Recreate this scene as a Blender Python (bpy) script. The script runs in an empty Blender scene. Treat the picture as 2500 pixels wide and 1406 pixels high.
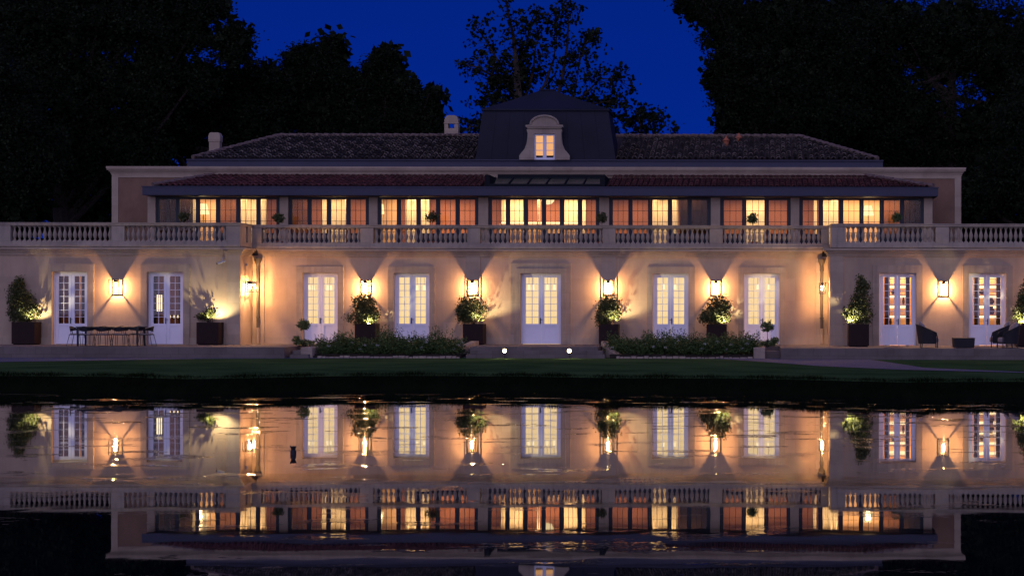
import bpy, math, random
import numpy as np
from mathutils import Vector, Matrix
random.seed(7); rng = np.random.default_rng(7)
S = bpy.context.scene; C = S.collection
PI = math.pi
# ------------------------------------------------------------------ camera model (pixels of the 2500 px wide photograph)
F = 4087.0; CH = 2.38; VX = 1850.0; HY = 752.0
def X(px, Y): return (px - VX) * Y / F
def Z(py, Y): return CH + (HY - py) * Y / F          # py already levelled
def ZL(px, py, Y): return Z(py - (px - VX) * 0.0015, Y)
# ------------------------------------------------------------------ materials
def new_mat(name):
    m = bpy.data.materials.new(name); m.use_nodes = True
    nt = m.node_tree; b = nt.nodes['Principled BSDF']
    return m, nt, b
def mat(name, col, rough=0.7, vary=0.0, scale=3.0, bump=0.0, bscale=20.0, metal=0.0, spec=0.3, col2=None, island=0.0, detail=4):
    m, nt, b = new_mat(name)
    b.inputs['Roughness'].default_value = rough; b.inputs['Metallic'].default_value = metal
    b.inputs['Specular IOR Level'].default_value = spec
    b.inputs['Base Color'].default_value = (*col, 1)
    tc = nt.nodes.new('ShaderNodeTexCoord')
    if vary > 0 or col2 or island > 0:
        n = nt.nodes.new('ShaderNodeTexNoise'); n.inputs['Scale'].default_value = scale; n.inputs['Detail'].default_value = detail
        nt.links.new(tc.outputs['Object'], n.inputs['Vector'])
        r = nt.nodes.new('ShaderNodeValToRGB'); r.color_ramp.elements[0].position = .3; r.color_ramp.elements[1].position = .7
        c2 = col2 if col2 else tuple(c * (1 - vary) for c in col)
        r.color_ramp.elements[0].color = (*c2, 1); r.color_ramp.elements[1].color = (*col, 1)
        nt.links.new(n.outputs['Fac'], r.inputs['Fac'])
        out = r.outputs['Color']
        if island > 0:
            g = nt.nodes.new('ShaderNodeNewGeometry')
            mp = nt.nodes.new('ShaderNodeMapRange'); mp.inputs['To Min'].default_value = 1 - island; mp.inputs['To Max'].default_value = 1 + island
            if island > .95: mp.inputs['From Min'].default_value = .2; mp.inputs['To Min'].default_value = .25; mp.inputs['To Max'].default_value = 2.0
            nt.links.new(g.outputs['Random Per Island'], mp.inputs['Value'])
            mx = nt.nodes.new('ShaderNodeVectorMath'); mx.operation = 'SCALE'
            nt.links.new(out, mx.inputs[0]); nt.links.new(mp.outputs[0], mx.inputs['Scale']); out = mx.outputs[0]
        nt.links.new(out, b.inputs['Base Color'])
    if bump > 0:
        n2 = nt.nodes.new('ShaderNodeTexNoise'); n2.inputs['Scale'].default_value = bscale; n2.inputs['Detail'].default_value = 6
        nt.links.new(tc.outputs['Object'], n2.inputs['Vector'])
        bp = nt.nodes.new('ShaderNodeBump'); bp.inputs['Strength'].default_value = bump; bp.inputs['Distance'].default_value = .02
        nt.links.new(n2.outputs['Fac'], bp.inputs['Height']); nt.links.new(bp.outputs[0], b.inputs['Normal'])
    return m
def emit(name, col, strength, vary=0.0, fold=0.0):
    m = bpy.data.materials.new(name); m.use_nodes = True; nt = m.node_tree; nt.nodes.clear()
    o = nt.nodes.new('ShaderNodeOutputMaterial'); e = nt.nodes.new('ShaderNodeEmission')
    e.inputs['Color'].default_value = (*col, 1); e.inputs['Strength'].default_value = strength
    if fold > 0:
        tc = nt.nodes.new('ShaderNodeTexCoord'); mp = nt.nodes.new('ShaderNodeMapping'); mp.inputs['Scale'].default_value = (7, 0, .12)
        n = nt.nodes.new('ShaderNodeTexNoise'); n.inputs['Scale'].default_value = 1.6; n.inputs['Detail'].default_value = 3
        nt.links.new(tc.outputs['Object'], mp.inputs['Vector']); nt.links.new(mp.outputs[0], n.inputs['Vector'])
        r = nt.nodes.new('ShaderNodeMapRange'); r.inputs['From Min'].default_value = .3; r.inputs['From Max'].default_value = .7
        r.inputs['To Min'].default_value = strength * (1 - fold); r.inputs['To Max'].default_value = strength * (1 + fold * .4)
        nt.links.new(n.outputs['Fac'], r.inputs['Value']); nt.links.new(r.outputs[0], e.inputs['Strength'])
    nt.links.new(e.outputs[0], o.inputs['Surface']); return m
def stone(name, col, col2, bw=.95, bh=.36, mort=.55, dirt=0.0):
    col = tuple(c * .72 for c in col); col2 = tuple(c * .72 for c in col2)
    m, nt, b = new_mat(name); b.inputs['Roughness'].default_value = .85; b.inputs['Specular IOR Level'].default_value = .2
    tc = nt.nodes.new('ShaderNodeTexCoord'); sp = nt.nodes.new('ShaderNodeSeparateXYZ'); nt.links.new(tc.outputs['Object'], sp.inputs[0])
    ad = nt.nodes.new('ShaderNodeMath'); nt.links.new(sp.outputs[0], ad.inputs[0]); nt.links.new(sp.outputs[1], ad.inputs[1])
    cb = nt.nodes.new('ShaderNodeCombineXYZ'); nt.links.new(ad.outputs[0], cb.inputs[0]); nt.links.new(sp.outputs[2], cb.inputs[1])
    br = nt.nodes.new('ShaderNodeTexBrick'); nt.links.new(cb.outputs[0], br.inputs['Vector'])
    br.inputs['Scale'].default_value = 1; br.inputs['Brick Width'].default_value = bw; br.inputs['Row Height'].default_value = bh
    br.inputs['Mortar Size'].default_value = .006; br.inputs['Mortar Smooth'].default_value = .3; br.inputs['Bias'].default_value = 0
    br.inputs['Color1'].default_value = (1, 1, 1, 1); br.inputs['Color2'].default_value = (.86, .85, .83, 1); br.inputs['Mortar'].default_value = (mort, mort, mort, 1)
    n = nt.nodes.new('ShaderNodeTexNoise'); n.inputs['Scale'].default_value = 1.1; n.inputs['Detail'].default_value = 7; n.inputs['Roughness'].default_value = .62
    nt.links.new(tc.outputs['Object'], n.inputs['Vector'])
    r = nt.nodes.new('ShaderNodeValToRGB'); r.color_ramp.elements[0].position = .32; r.color_ramp.elements[1].position = .62
    r.color_ramp.elements[0].color = (*col2, 1); r.color_ramp.elements[1].color = (*col, 1); nt.links.new(n.outputs['Fac'], r.inputs['Fac'])
    mx = nt.nodes.new('ShaderNodeMix'); mx.data_type = 'RGBA'; mx.blend_type = 'MULTIPLY'; mx.inputs['Factor'].default_value = 1
    nt.links.new(r.outputs['Color'], mx.inputs[6]); nt.links.new(br.outputs['Color'], mx.inputs[7]); out = mx.outputs[2]
    if dirt > 0:   # streaky weathering running down from ledges
        mp = nt.nodes.new('ShaderNodeMapping'); mp.inputs['Scale'].default_value = (5, 5, .5); nt.links.new(tc.outputs['Object'], mp.inputs['Vector'])
        n3 = nt.nodes.new('ShaderNodeTexNoise'); n3.inputs['Scale'].default_value = 1.3; n3.inputs['Detail'].default_value = 6; nt.links.new(mp.outputs[0], n3.inputs['Vector'])
        r3 = nt.nodes.new('ShaderNodeMapRange'); r3.inputs['From Min'].default_value = .5; r3.inputs['From Max'].default_value = .75
        r3.inputs['To Min'].default_value = 0; r3.inputs['To Max'].default_value = dirt; nt.links.new(n3.outputs['Fac'], r3.inputs['Value'])
        m3 = nt.nodes.new('ShaderNodeMix'); m3.data_type = 'RGBA'; nt.links.new(r3.outputs[0], m3.inputs['Factor'])
        nt.links.new(out, m3.inputs[6]); m3.inputs[7].default_value = (.09, .085, .08, 1); out = m3.outputs[2]
    nt.links.new(out, b.inputs['Base Color'])
    n2 = nt.nodes.new('ShaderNodeTexNoise'); n2.inputs['Scale'].default_value = 30; n2.inputs['Detail'].default_value = 5; nt.links.new(tc.outputs['Object'], n2.inputs['Vector'])
    bp = nt.nodes.new('ShaderNodeBump'); bp.inputs['Strength'].default_value = .25; bp.inputs['Distance'].default_value = .01; nt.links.new(n2.outputs['Fac'], bp.inputs['Height'])
    nt.links.new(bp.outputs[0], b.inputs['Normal'])
    return m
def glass(name, tint=(1, 1, 1), fac=.07, rough=0.0):
    m = bpy.data.materials.new(name); m.use_nodes = True; nt = m.node_tree; nt.nodes.clear()
    o = nt.nodes.new('ShaderNodeOutputMaterial'); t = nt.nodes.new('ShaderNodeBsdfTransparent'); g = nt.nodes.new('ShaderNodeBsdfGlossy')
    t.inputs['Color'].default_value = (*tint, 1); g.inputs['Roughness'].default_value = rough
    mx = nt.nodes.new('ShaderNodeMixShader'); mx.inputs[0].default_value = fac
    nt.links.new(t.outputs[0], mx.inputs[1]); nt.links.new(g.outputs[0], mx.inputs[2]); nt.links.new(mx.outputs[0], o.inputs['Surface']); return m
M = {}
LANT = 245
M['wall'] = stone('limestone_wall', (.60, .45, .31), (.50, .37, .26), bw=1.6, bh=.9, mort=.9, dirt=.12)
M['trim'] = stone('limestone_trim', (.58, .46, .33), (.48, .37, .27), bw=.9, bh=.42, mort=.8, dirt=.15)
M['quoin'] = stone('limestone_quoin', (.52, .42, .31), (.38, .30, .23), bw=.75, bh=.42, mort=.75, dirt=.35)
M['balustrade'] = stone('weathered_limestone', (.52, .43, .32), (.39, .32, .25), bw=2.2, bh=3, mort=.75, dirt=.35)
M['upper'] = stone('rendered_wall', (.30, .175, .11), (.22, .13, .08), bw=9, bh=9, mort=.95, dirt=.2)
M['white'] = mat('white_paint', (.76, .77, .84), .45, .06, 2)
M['dark'] = mat('dark_metal', (.010, .011, .014), .45)
M['frame'] = mat('slate_blue_metal', (.016, .020, .028), .5)
M['pipe'] = mat('aged_downpipe', (.10, .085, .065), .6, .3, 3)
M['camgrey'] = mat('grey_plastic', (.30, .30, .33), .5)
M['zinc'] = mat('zinc_fascia', (.040, .042, .072), .6, .15, 1.5)
M['lead'] = mat('mansard_zinc', (.012, .0125, .026), .65, .45, .8, spec=.2, detail=6)
M['seam'] = M['lead']
M['tile_old'] = mat('mossy_roof_tiles', (.035, .023, .018), .9, 0, 5, col2=(.03, .018, .014), island=.6, bump=.4)
M['lip_old'] = mat('mossy_lit_tile_edge', (.15, .125, .095), .9, 0, 5, col2=(.10, .075, .055), island=1.0)  # mossy tile ends, with the light their lips catch painted in
M['lip_red'] = mat('lit_red_tile_edge', (.17, .062, .048), .9, 0, 5, col2=(.10, .034, .028), island=.5)  # red lips slightly paler, caught light put into the colour
M['tile_red'] = mat('red_roof_tiles', (.14, .045, .035), .85, 0, 3, col2=(.085, .024, .020), island=.4, bump=.3)
M['ridge'] = mat('ridge_mortar', (.19, .13, .105), .9, .5, 8, bump=.4)
M['rust'] = mat('weathered_steel', (.020, .007, .005), .8, .4, 4, bump=.2)
M['terracotta'] = mat('terracotta_pot', (.42, .13, .06), .8, .3, 6)
M['paving'] = stone('stone_paving', (.22, .18, .16), (.16, .13, .115), bw=.6, bh=.6, mort=.6)
M['gravel'] = mat('gravel', (.11, .12, .18), .9, 0, 28, col2=(.02, .02, .035), bump=.9, bscale=35)
M['soil'] = mat('soil', (.03, .022, .016), 1, .4, 6, bump=.6)
M['lawn'] = mat('lawn_grass', (.056, .092, .030), 1, 0, .5, col2=(.026, .052, .017), bump=.7, bscale=30, spec=.0, detail=9)
M['blade'] = mat('grass_blades', (.007, .011, .004), 1, .5, 3, spec=0)  # blades darkened along with the bank, its shade painted in
M['leaf'] = mat('shrub_leaves', (.085, .094, .034), .6, 0, 6, col2=(.026, .036, .011), island=.5, spec=.2)
M['leaf_l'] = mat('pale_leaves', (.11, .15, .045), .6, 0, 6, col2=(.05, .08, .02), island=.4)
M['bedleaf'] = mat('flower_bed_leaves', (.085, .135, .038), .7, 0, 6, col2=(.020, .038, .010), island=.5, spec=.1)
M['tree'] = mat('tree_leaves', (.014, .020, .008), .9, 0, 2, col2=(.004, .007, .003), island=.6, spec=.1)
M['bark'] = mat('bark', (.045, .032, .025), .95, .5, 5, bump=.8)
M['flower'] = mat('white_flowers', (.40, .42, .36), .8, .2, 10)
M['wicker'] = mat('dark_wicker', (.018, .018, .02), .7, .4, 40, bump=.5, bscale=80)
M['cushion'] = mat('grey_cushion', (.24, .21, .20), .95, .15, 6)
M['pane'] = glass('window_glass', fac=.03)
M['pane2'] = glass('conservatory_glass', (.96, .93, .88), fac=.014)
M['curtain_glow'] = emit('backlit_sheer_curtain', (1.0, .70, .31), 1.03, fold=.14)
M['shade'] = emit('lit_lampshade', (1.0, .78, .40), 1.7)
M['shade_w'] = emit('lit_white_lampshade', (1.0, .78, .42), 1.35)
M['strip'] = emit('lit_shelf_strip', (1.0, .72, .36), 2.2)
M['bulb'] = emit('lamp_bulb', (1.0, .72, .32), 60)
M['spotbulb'] = emit('spot_lens', (1.0, .76, .40), 14)
M['salmon'] = mat('salmon_interior_wall', (.42, .185, .12), .8, .1, 1.2)
M['cream'] = mat('cream_curtain', (.85, .80, .60), .9, .18, 5)
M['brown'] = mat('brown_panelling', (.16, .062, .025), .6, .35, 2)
M['olive'] = mat('dark_panelling', (.022, .012, .005), .95, .3, 2, spec=.0)
M['gold'] = mat('gold_curtain', (.62, .34, .10), .9, .25, 8)
_nt = M['gold'].node_tree; _t = _nt.nodes.new('ShaderNodeBsdfTranslucent'); _t.inputs['Color'].default_value = (.8, .5, .2, 1); _m = _nt.nodes.new('ShaderNodeMixShader'); _m.inputs[0].default_value = .6
_nt.links.new(_nt.nodes['Principled BSDF'].outputs[0], _m.inputs[1]); _nt.links.new(_t.outputs[0], _m.inputs[2]); _nt.links.new(_m.outputs[0], _nt.nodes['Material Output'].inputs['Surface'])
M['black'] = mat('black_curtain', (.018, .013, .012), .9)
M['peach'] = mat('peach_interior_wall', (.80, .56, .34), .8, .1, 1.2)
# ------------------------------------------------------------------ mesh builder
class MB:
    def __init__(s): s.v = []; s.f = []
    def add(s, vs, fs):
        o = len(s.v); s.v += [tuple(v) for v in vs]; s.f += [tuple(i + o for i in f) for f in fs]; return s
    def box(s, x0, x1, y0, y1, z0, z1):
        if x0 > x1: x0, x1 = x1, x0
        if y0 > y1: y0, y1 = y1, y0
        if z0 > z1: z0, z1 = z1, z0
        return s.add([(x0, y0, z0), (x1, y0, z0), (x1, y1, z0), (x0, y1, z0), (x0, y0, z1), (x1, y0, z1), (x1, y1, z1), (x0, y1, z1)],
                     [(0, 3, 2, 1), (4, 5, 6, 7), (0, 1, 5, 4), (1, 2, 6, 5), (2, 3, 7, 6), (3, 0, 4, 7)])
    def quad(s, *p): return s.add(p, [tuple(range(len(p)))])
    def prism(s, poly, a0, a1, ax='y'):   # poly in the two other axes, extruded along ax
        n = len(poly)
        def pt(p, a): return (p[0], a, p[1]) if ax == 'y' else ((a, p[0], p[1]) if ax == 'x' else (p[0], p[1], a))
        vs = [pt(p, a0) for p in poly] + [pt(p, a1) for p in poly]
        return s.add(vs, [tuple(range(n)), tuple(range(2 * n - 1, n - 1, -1))] + [(i, i + n, (i + 1) % n + n, (i + 1) % n) for i in range(n)])
    def lathe(s, prof, cx=0, cy=0, cz=0, n=12):
        vs = []; fs = []
        for r, z in prof:
            for k in range(n):
                a = 2 * PI * k / n; vs.append((cx + r * math.cos(a), cy + r * math.sin(a), cz + z))
        for i in range(len(prof) - 1):
            for k in range(n):
                fs.append((i * n + k, i * n + (k + 1) % n, (i + 1) * n + (k + 1) % n, (i + 1) * n + k))
        fs.append(tuple(range(n - 1, -1, -1))); fs.append(tuple((len(prof) - 1) * n + k for k in range(n)))
        return s.add(vs, fs)
    def tube(s, pts, rads, n=6):
        if not hasattr(rads, '__len__'): rads = [rads] * len(pts)
        pts = [Vector(p) for p in pts]; vs = []; fs = []
        for i, p in enumerate(pts):
            d = (pts[min(i + 1, len(pts) - 1)] - pts[max(i - 1, 0)]).normalized()
            a = Vector((0, 0, 1)) if abs(d.z) < .9 else Vector((1, 0, 0))
            u = d.cross(a).normalized(); w = d.cross(u)
            for k in range(n):
                t = 2 * PI * k / n; vs.append(p + (u * math.cos(t) + w * math.sin(t)) * rads[i])
        for i in range(len(pts) - 1):
            for k in range(n): fs.append((i * n + k, i * n + (k + 1) % n, (i + 1) * n + (k + 1) % n, (i + 1) * n + k))
        fs.append(tuple(range(n - 1, -1, -1))); fs.append(tuple((len(pts) - 1) * n + k for k in range(n)))
        return s.add(vs, fs)
    def build(s, name, m, parent=None, smooth=False, bevel=0):
        org = Vector((0, 0, 0)); p = parent
        while p is not None: org += p.location; p = p.parent
        me = bpy.data.meshes.new(name); me.from_pydata([tuple(Vector(v) - org) for v in s.v], [], s.f); me.update()
        me.materials.append(m)
        if smooth: me.polygons.foreach_set('use_smooth', [True] * len(me.polygons))
        o = bpy.data.objects.new(name, me); C.objects.link(o); o.parent = parent
        if bevel > 0:
            b = o.modifiers.new('bevel', 'BEVEL'); b.width = bevel; b.segments = 2; b.limit_method = 'ANGLE'
        return o
def tag(o, label=None, cat=None, group=None, kind=None):
    if label: o['label'] = label
    if cat: o['category'] = cat
    if group: o['group'] = group
    if kind: o['kind'] = kind
    return o
def thing(name, label, cat, loc=(0, 0, 0), group=None):
    o = bpy.data.objects.new(name, None); C.objects.link(o); o.location = loc; o.empty_display_size = .2
    return tag(o, label, cat, group)
KIDS = {}
def children(o): return [c for c in bpy.data.objects if c.parent == o]
def copy_tree(o, parent=None, kids=None):
    if kids is None:
        kids = {}
        for c in bpy.data.objects:
            if c.parent: kids.setdefault(c.parent.name, []).append(c)
    c = o.copy(); C.objects.link(c); c.parent = parent
    for ch in kids.get(o.name, []): copy_tree(ch, c, kids)
    return c
def np_mesh(name, V, Fq, m, parent=None, smooth=False):
    me = bpy.data.meshes.new(name); n = len(V); nf = len(Fq); k = Fq.shape[1]
    org = np.zeros(3); p = parent
    while p is not None: org += np.array(p.location); p = p.parent
    me.vertices.add(n); me.vertices.foreach_set('co', (V - org).astype(np.float32).ravel())
    me.loops.add(nf * k); me.loops.foreach_set('vertex_index', Fq.astype(np.int32).ravel())
    me.polygons.add(nf); me.polygons.foreach_set('loop_start', np.arange(0, nf * k, k, dtype=np.int32))
    me.polygons.foreach_set('loop_total', np.full(nf, k, dtype=np.int32))
    me.update(calc_edges=True); me.validate(); me.materials.append(m)
    o = bpy.data.objects.new(name, me); C.objects.link(o); o.parent = parent
    return o
def leaves(P, size, rg=rng, aspect=.55, up=.0):
    """leaf-shaped rhombs at points P"""
    n = len(P); d = rg.normal(size=(n, 3)); d[:, 2] += up; d /= np.linalg.norm(d, axis=1)[:, None]
    e = rg.normal(size=(n, 3)); w = np.cross(d, e); w /= np.linalg.norm(w, axis=1)[:, None]
    s = size * rg.uniform(.6, 1.3, n)[:, None]
    V = np.stack([P - d * s * .5, P + w * s * aspect * .5, P + d * s * .5, P - w * s * aspect * .5], 1).reshape(-1, 3)
    return V, np.arange(4 * n).reshape(-1, 4)
def cloud(blobs, n, clump=.5, per=28, rg=rng, shell=.5):
    """points in clumps filling ellipsoid blobs (cx,cy,cz,rx,ry,rz); weight by volume**.67"""
    B = np.array(blobs, float); w = (B[:, 3] * B[:, 5]); w /= w.sum()
    nc = max(1, n // per); idx = rg.choice(len(B), nc, p=w)
    u = rg.normal(size=(nc, 3)); u /= np.linalg.norm(u, axis=1)[:, None]
    r = rg.uniform(0, 1, nc) ** shell
    c = B[idx, :3] + u * r[:, None] * B[idx, 3:6]
    P = np.repeat(c, per, 0) + rg.normal(size=(nc * per, 3)) * np.repeat(clump * rg.uniform(.5, 1.1, nc), per)[:, None] * .5
    return P
# ------------------------------------------------------------------ world, camera
FL = .88        # terrace floor
YW, YCW, YG, YU = 67.0, 68.6, 70.4, 72.4
ZB0, ZB1, ZB2, ZB3 = 4.762, 5.0, 5.615, 5.75   # balustrade: base, baluster foot, rail underside, rail top
w = bpy.data.worlds.new('World'); S.world = w; w.use_nodes = True; nt = w.node_tree
bg = nt.nodes['Background']
sky = nt.nodes.new('ShaderNodeTexSky'); sky.sky_type = 'NISHITA'; sky.sun_disc = False
sky.sun_elevation = math.radians(-4); sky.sun_rotation = math.radians(180)
tc = nt.nodes.new('ShaderNodeTexCoord'); sp = nt.nodes.new('ShaderNodeSeparateXYZ'); nt.links.new(tc.outputs['Generated'], sp.inputs[0])
rp = nt.nodes.new('ShaderNodeValToRGB'); mr = nt.nodes.new('ShaderNodeMapRange')
mr.inputs['From Min'].default_value = -1; mr.inputs['From Max'].default_value = 1; nt.links.new(sp.outputs[1], mr.inputs['Value'])
e = rp.color_ramp.elements; e[0].position = 0; e[0].color = (.62, .58, 1.10, 1); e[1].position = .85; e[1].color = (.0005, .020, .270, 1)
e2 = rp.color_ramp.elements.new(.45); e2.color = (.13, .15, .55, 1)
nt.links.new(mr.outputs[0], rp.inputs['Fac'])
mx = nt.nodes.new('ShaderNodeMix'); mx.data_type = 'RGBA'; mx.blend_type = 'ADD'; mx.inputs['Factor'].default_value = .1
nt.links.new(rp.outputs['Color'], mx.inputs[6]); nt.links.new(sky.outputs[0], mx.inputs[7])
zf = nt.nodes.new('ShaderNodeMapRange'); zf.inputs['From Min'].default_value = .02; zf.inputs['From Max'].default_value = .24; zf.inputs['To Min'].default_value = 1.04; zf.inputs['To Max'].default_value = .74
nt.links.new(sp.outputs[2], zf.inputs['Value']); zs = nt.nodes.new('ShaderNodeVectorMath'); zs.operation = 'SCALE'; nt.links.new(mx.outputs[2], zs.inputs[0]); nt.links.new(zf.outputs[0], zs.inputs['Scale'])
nt.links.new(zs.outputs[0], bg.inputs['Color']); bg.inputs['Strength'].default_value = 1.0
sl = bpy.data.lights.new('dusk_light', 'SUN'); sl.energy = .34; sl.angle = math.radians(60); sl.color = (.82, .74, 1.0)
so = bpy.data.objects.new('dusk_light', sl); C.objects.link(so); so.rotation_euler = (math.radians(62), 0, math.radians(-12))
cam = bpy.data.cameras.new('camera'); co = bpy.data.objects.new('camera', cam); C.objects.link(co); S.camera = co
cam.sensor_width = 36; cam.lens = F / 2500 * 36; cam.shift_x = -(VX - 1250) / 2500; cam.shift_y = (HY - 703) / 2500
cam.clip_start = .5; cam.clip_end = 2000
co.matrix_world = Matrix.Translation((0, 0, CH)) @ Matrix.Rotation(math.radians(90), 4, 'X') @ Matrix.Rotation(.0015, 4, 'Z')
S.view_settings.view_transform = 'Standard'; S.view_settings.look = 'None'; S.view_settings.exposure = 0; S.view_settings.gamma = 1
S.render.engine = 'CYCLES'; S.cycles.use_denoising = True; S.cycles.max_bounces = 8; S.cycles.transparent_max_bounces = 16
S.cycles.sample_clamp_indirect = 4; S.cycles.caustics_reflective = False; S.cycles.caustics_refractive = False
def point(name, loc, power, col, parent=None, r=.03, spot=None, rot=None, blend=.5):
    l = bpy.data.lights.new(name, 'SPOT' if spot else 'POINT'); l.energy = power; l.color = col; l.shadow_soft_size = r
    if spot: l.spot_size = math.radians(spot); l.spot_blend = blend
    o = bpy.data.objects.new(name, l); C.objects.link(o)
    org = Vector((0, 0, 0)); p = parent
    while p is not None: org += p.location; p = p.parent
    o.parent = parent; o.location = Vector(loc) - org
    if rot is not None:
        o.rotation_euler = Vector(rot).to_track_quat('-Z', 'Y').to_euler()
    return o
# ------------------------------------------------------------------ setting: ground, water
bank_px = [(-400, 1000), (0, 992.8), (250, 995), (480, 1003), (620, 999), (800, 991.6), (1000, 990), (1250, 992), (1500, 997.5), (1800, 998), (1950, 1002), (2100, 1007.6), (2200, 1011.5), (2350, 1008), (2500, 1008), (2900, 1004)]
bx = [X(p, 47) for p, _ in bank_px]; by = [F * 2.83 / (y - HY) for _, y in bank_px]
def bankY(x): return float(np.interp(x, bx, by))
xs = [-300, -120, -60] + [X(p, 47) for p in range(-400, 2901, 25)] + [30, 60, 120, 300]
rows = [(-1.0, -.9), (-.55, -.25), (-.25, .18), (.1, .40), (.7, .445), (3, .45), (10, .452)]
V = []; Fq = []
for x in xs:
    b = bankY(x)
    for dy, z in rows: V.append((x, b + dy, z))
    V.append((x, 60, .455)); V.append((x, 140, .46)); V.append((x, 600, .5))
nr = len(rows) + 3
for i in range(len(xs) - 1):
    for j in range(nr - 1): Fq.append((i * nr + j, (i + 1) * nr + j, (i + 1) * nr + j + 1, i * nr + j + 1))
mb = MB(); mb.add(V, Fq); o = mb.build('lawn', M['lawn'], smooth=True); tag(o, kind='structure'); o.data.materials.append(mat('shaded_bank', (.006, .008, .004), 1, .4, 2, bump=.6, spec=0))  # bank rows near-black: the shade there is put into the colour
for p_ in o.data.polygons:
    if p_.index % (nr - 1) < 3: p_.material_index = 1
mb = MB(); mb.box(-300, 300, -300, 4.5, -1, .35); tag(mb.build('near_bank', M['lawn']), kind='structure')
m, nt, b = new_mat('pond_water')
b.inputs['Base Color'].default_value = (.002, .004, .006, 1); b.inputs['IOR'].default_value = 2.3; b.inputs['Specular IOR Level'].default_value = .5
b.inputs['Roughness'].default_value = .028
tc = nt.nodes.new('ShaderNodeTexCoord')
def nz(scale, detail, sc=(1, 1, 1), loc=(0, 0, 0), rgh=.5):
    mp = nt.nodes.new('ShaderNodeMapping'); mp.inputs['Scale'].default_value = sc; mp.inputs['Location'].default_value = loc
    nt.links.new(tc.outputs['Object'], mp.inputs['Vector'])
    n = nt.nodes.new('ShaderNodeTexNoise'); n.inputs['Scale'].default_value = scale; n.inputs['Detail'].default_value = detail; n.inputs['Roughness'].default_value = rgh
    nt.links.new(mp.outputs[0], n.inputs['Vector']); return n.outputs['Fac']
def mth(op, a, b2, clamp=False):
    q = nt.nodes.new('ShaderNodeMath'); q.operation = op; q.use_clamp = clamp
    for i, v in enumerate((a, b2)):
        if isinstance(v, (int, float)): q.inputs[i].default_value = v
        else: nt.links.new(v, q.inputs[i])
    return q.outputs[0]
def rng_map(v, a, b2, c, d):
    q = nt.nodes.new('ShaderNodeMapRange'); q.inputs['From Min'].default_value = a; q.inputs['From Max'].default_value = b2; q.inputs['To Min'].default_value = c; q.inputs['To Max'].default_value = d
    nt.links.new(v, q.inputs['Value']); return q.outputs[0]
calm = nz(.9, 2); patch = nz(1.1, 5, (.55, 1.0, 1), (3, 1, 0), .65); fine = nz(9, 3, (.7, 1, 1))
zone = nz(.12, 2, (1, 1, 1), (5, 7, 0))
pm = rng_map(patch, .575, .66, 0, 1)
pm = mth('MULTIPLY', pm, rng_map(zone, .38, .55, .25, 1))
spw = nt.nodes.new('ShaderNodeSeparateXYZ'); nt.links.new(tc.outputs['Object'], spw.inputs[0]); pm = mth('MULTIPLY', pm, rng_map(spw.outputs[1], 23, 34, .10, 1))
h = mth('ADD', mth('MULTIPLY', calm, .0008), mth('MULTIPLY', mth('MULTIPLY', fine, pm), .012))
bp = nt.nodes.new('ShaderNodeBump'); bp.inputs['Strength'].default_value = 1; bp.inputs['Distance'].default_value = 1
nt.links.new(h, bp.inputs['Height']); nt.links.new(bp.outputs[0], b.inputs['Normal']); b.inputs['Specular IOR Level'].default_value = 0
gl = nt.nodes.new('ShaderNodeBsdfGlossy'); gl.inputs['Roughness'].default_value = .016; gl.inputs['Color'].default_value = (.97, .97, .97, 1); nt.links.new(bp.outputs[0], gl.inputs['Normal'])
frn = nt.nodes.new('ShaderNodeFresnel'); frn.inputs['IOR'].default_value = 1.5; nt.links.new(bp.outputs[0], frn.inputs['Normal'])
msh = nt.nodes.new('ShaderNodeMixShader'); nt.links.new(mth('MULTIPLY', frn.outputs[0], 1.22, True), msh.inputs[0]); nt.links.new(b.outputs[0], msh.inputs[1]); nt.links.new(gl.outputs[0], msh.inputs[2])
nt.links.new(msh.outputs[0], nt.nodes['Material Output'].inputs['Surface'])
mb = MB(); mb.quad((-300, 4, 0), (300, 4, 0), (300, 60, 0), (-300, 60, 0)); tag(mb.build('water', m), kind='structure')
# bank grass (stuff)
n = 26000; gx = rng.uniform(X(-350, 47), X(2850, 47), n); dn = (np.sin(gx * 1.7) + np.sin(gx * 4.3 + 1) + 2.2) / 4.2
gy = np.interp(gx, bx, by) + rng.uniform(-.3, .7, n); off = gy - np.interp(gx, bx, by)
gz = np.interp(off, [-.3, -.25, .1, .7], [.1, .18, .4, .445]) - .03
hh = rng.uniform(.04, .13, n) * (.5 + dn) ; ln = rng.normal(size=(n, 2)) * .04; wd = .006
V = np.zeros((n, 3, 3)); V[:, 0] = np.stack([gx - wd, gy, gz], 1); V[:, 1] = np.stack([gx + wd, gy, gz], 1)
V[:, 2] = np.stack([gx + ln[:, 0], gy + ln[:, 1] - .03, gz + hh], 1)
tag(np_mesh('bank_grass', V.reshape(-1, 3), np.arange(3 * n).reshape(-1, 3), M['blade']), 'dark fringe of grass blades along the pond bank', 'grass', kind='stuff')
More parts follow.
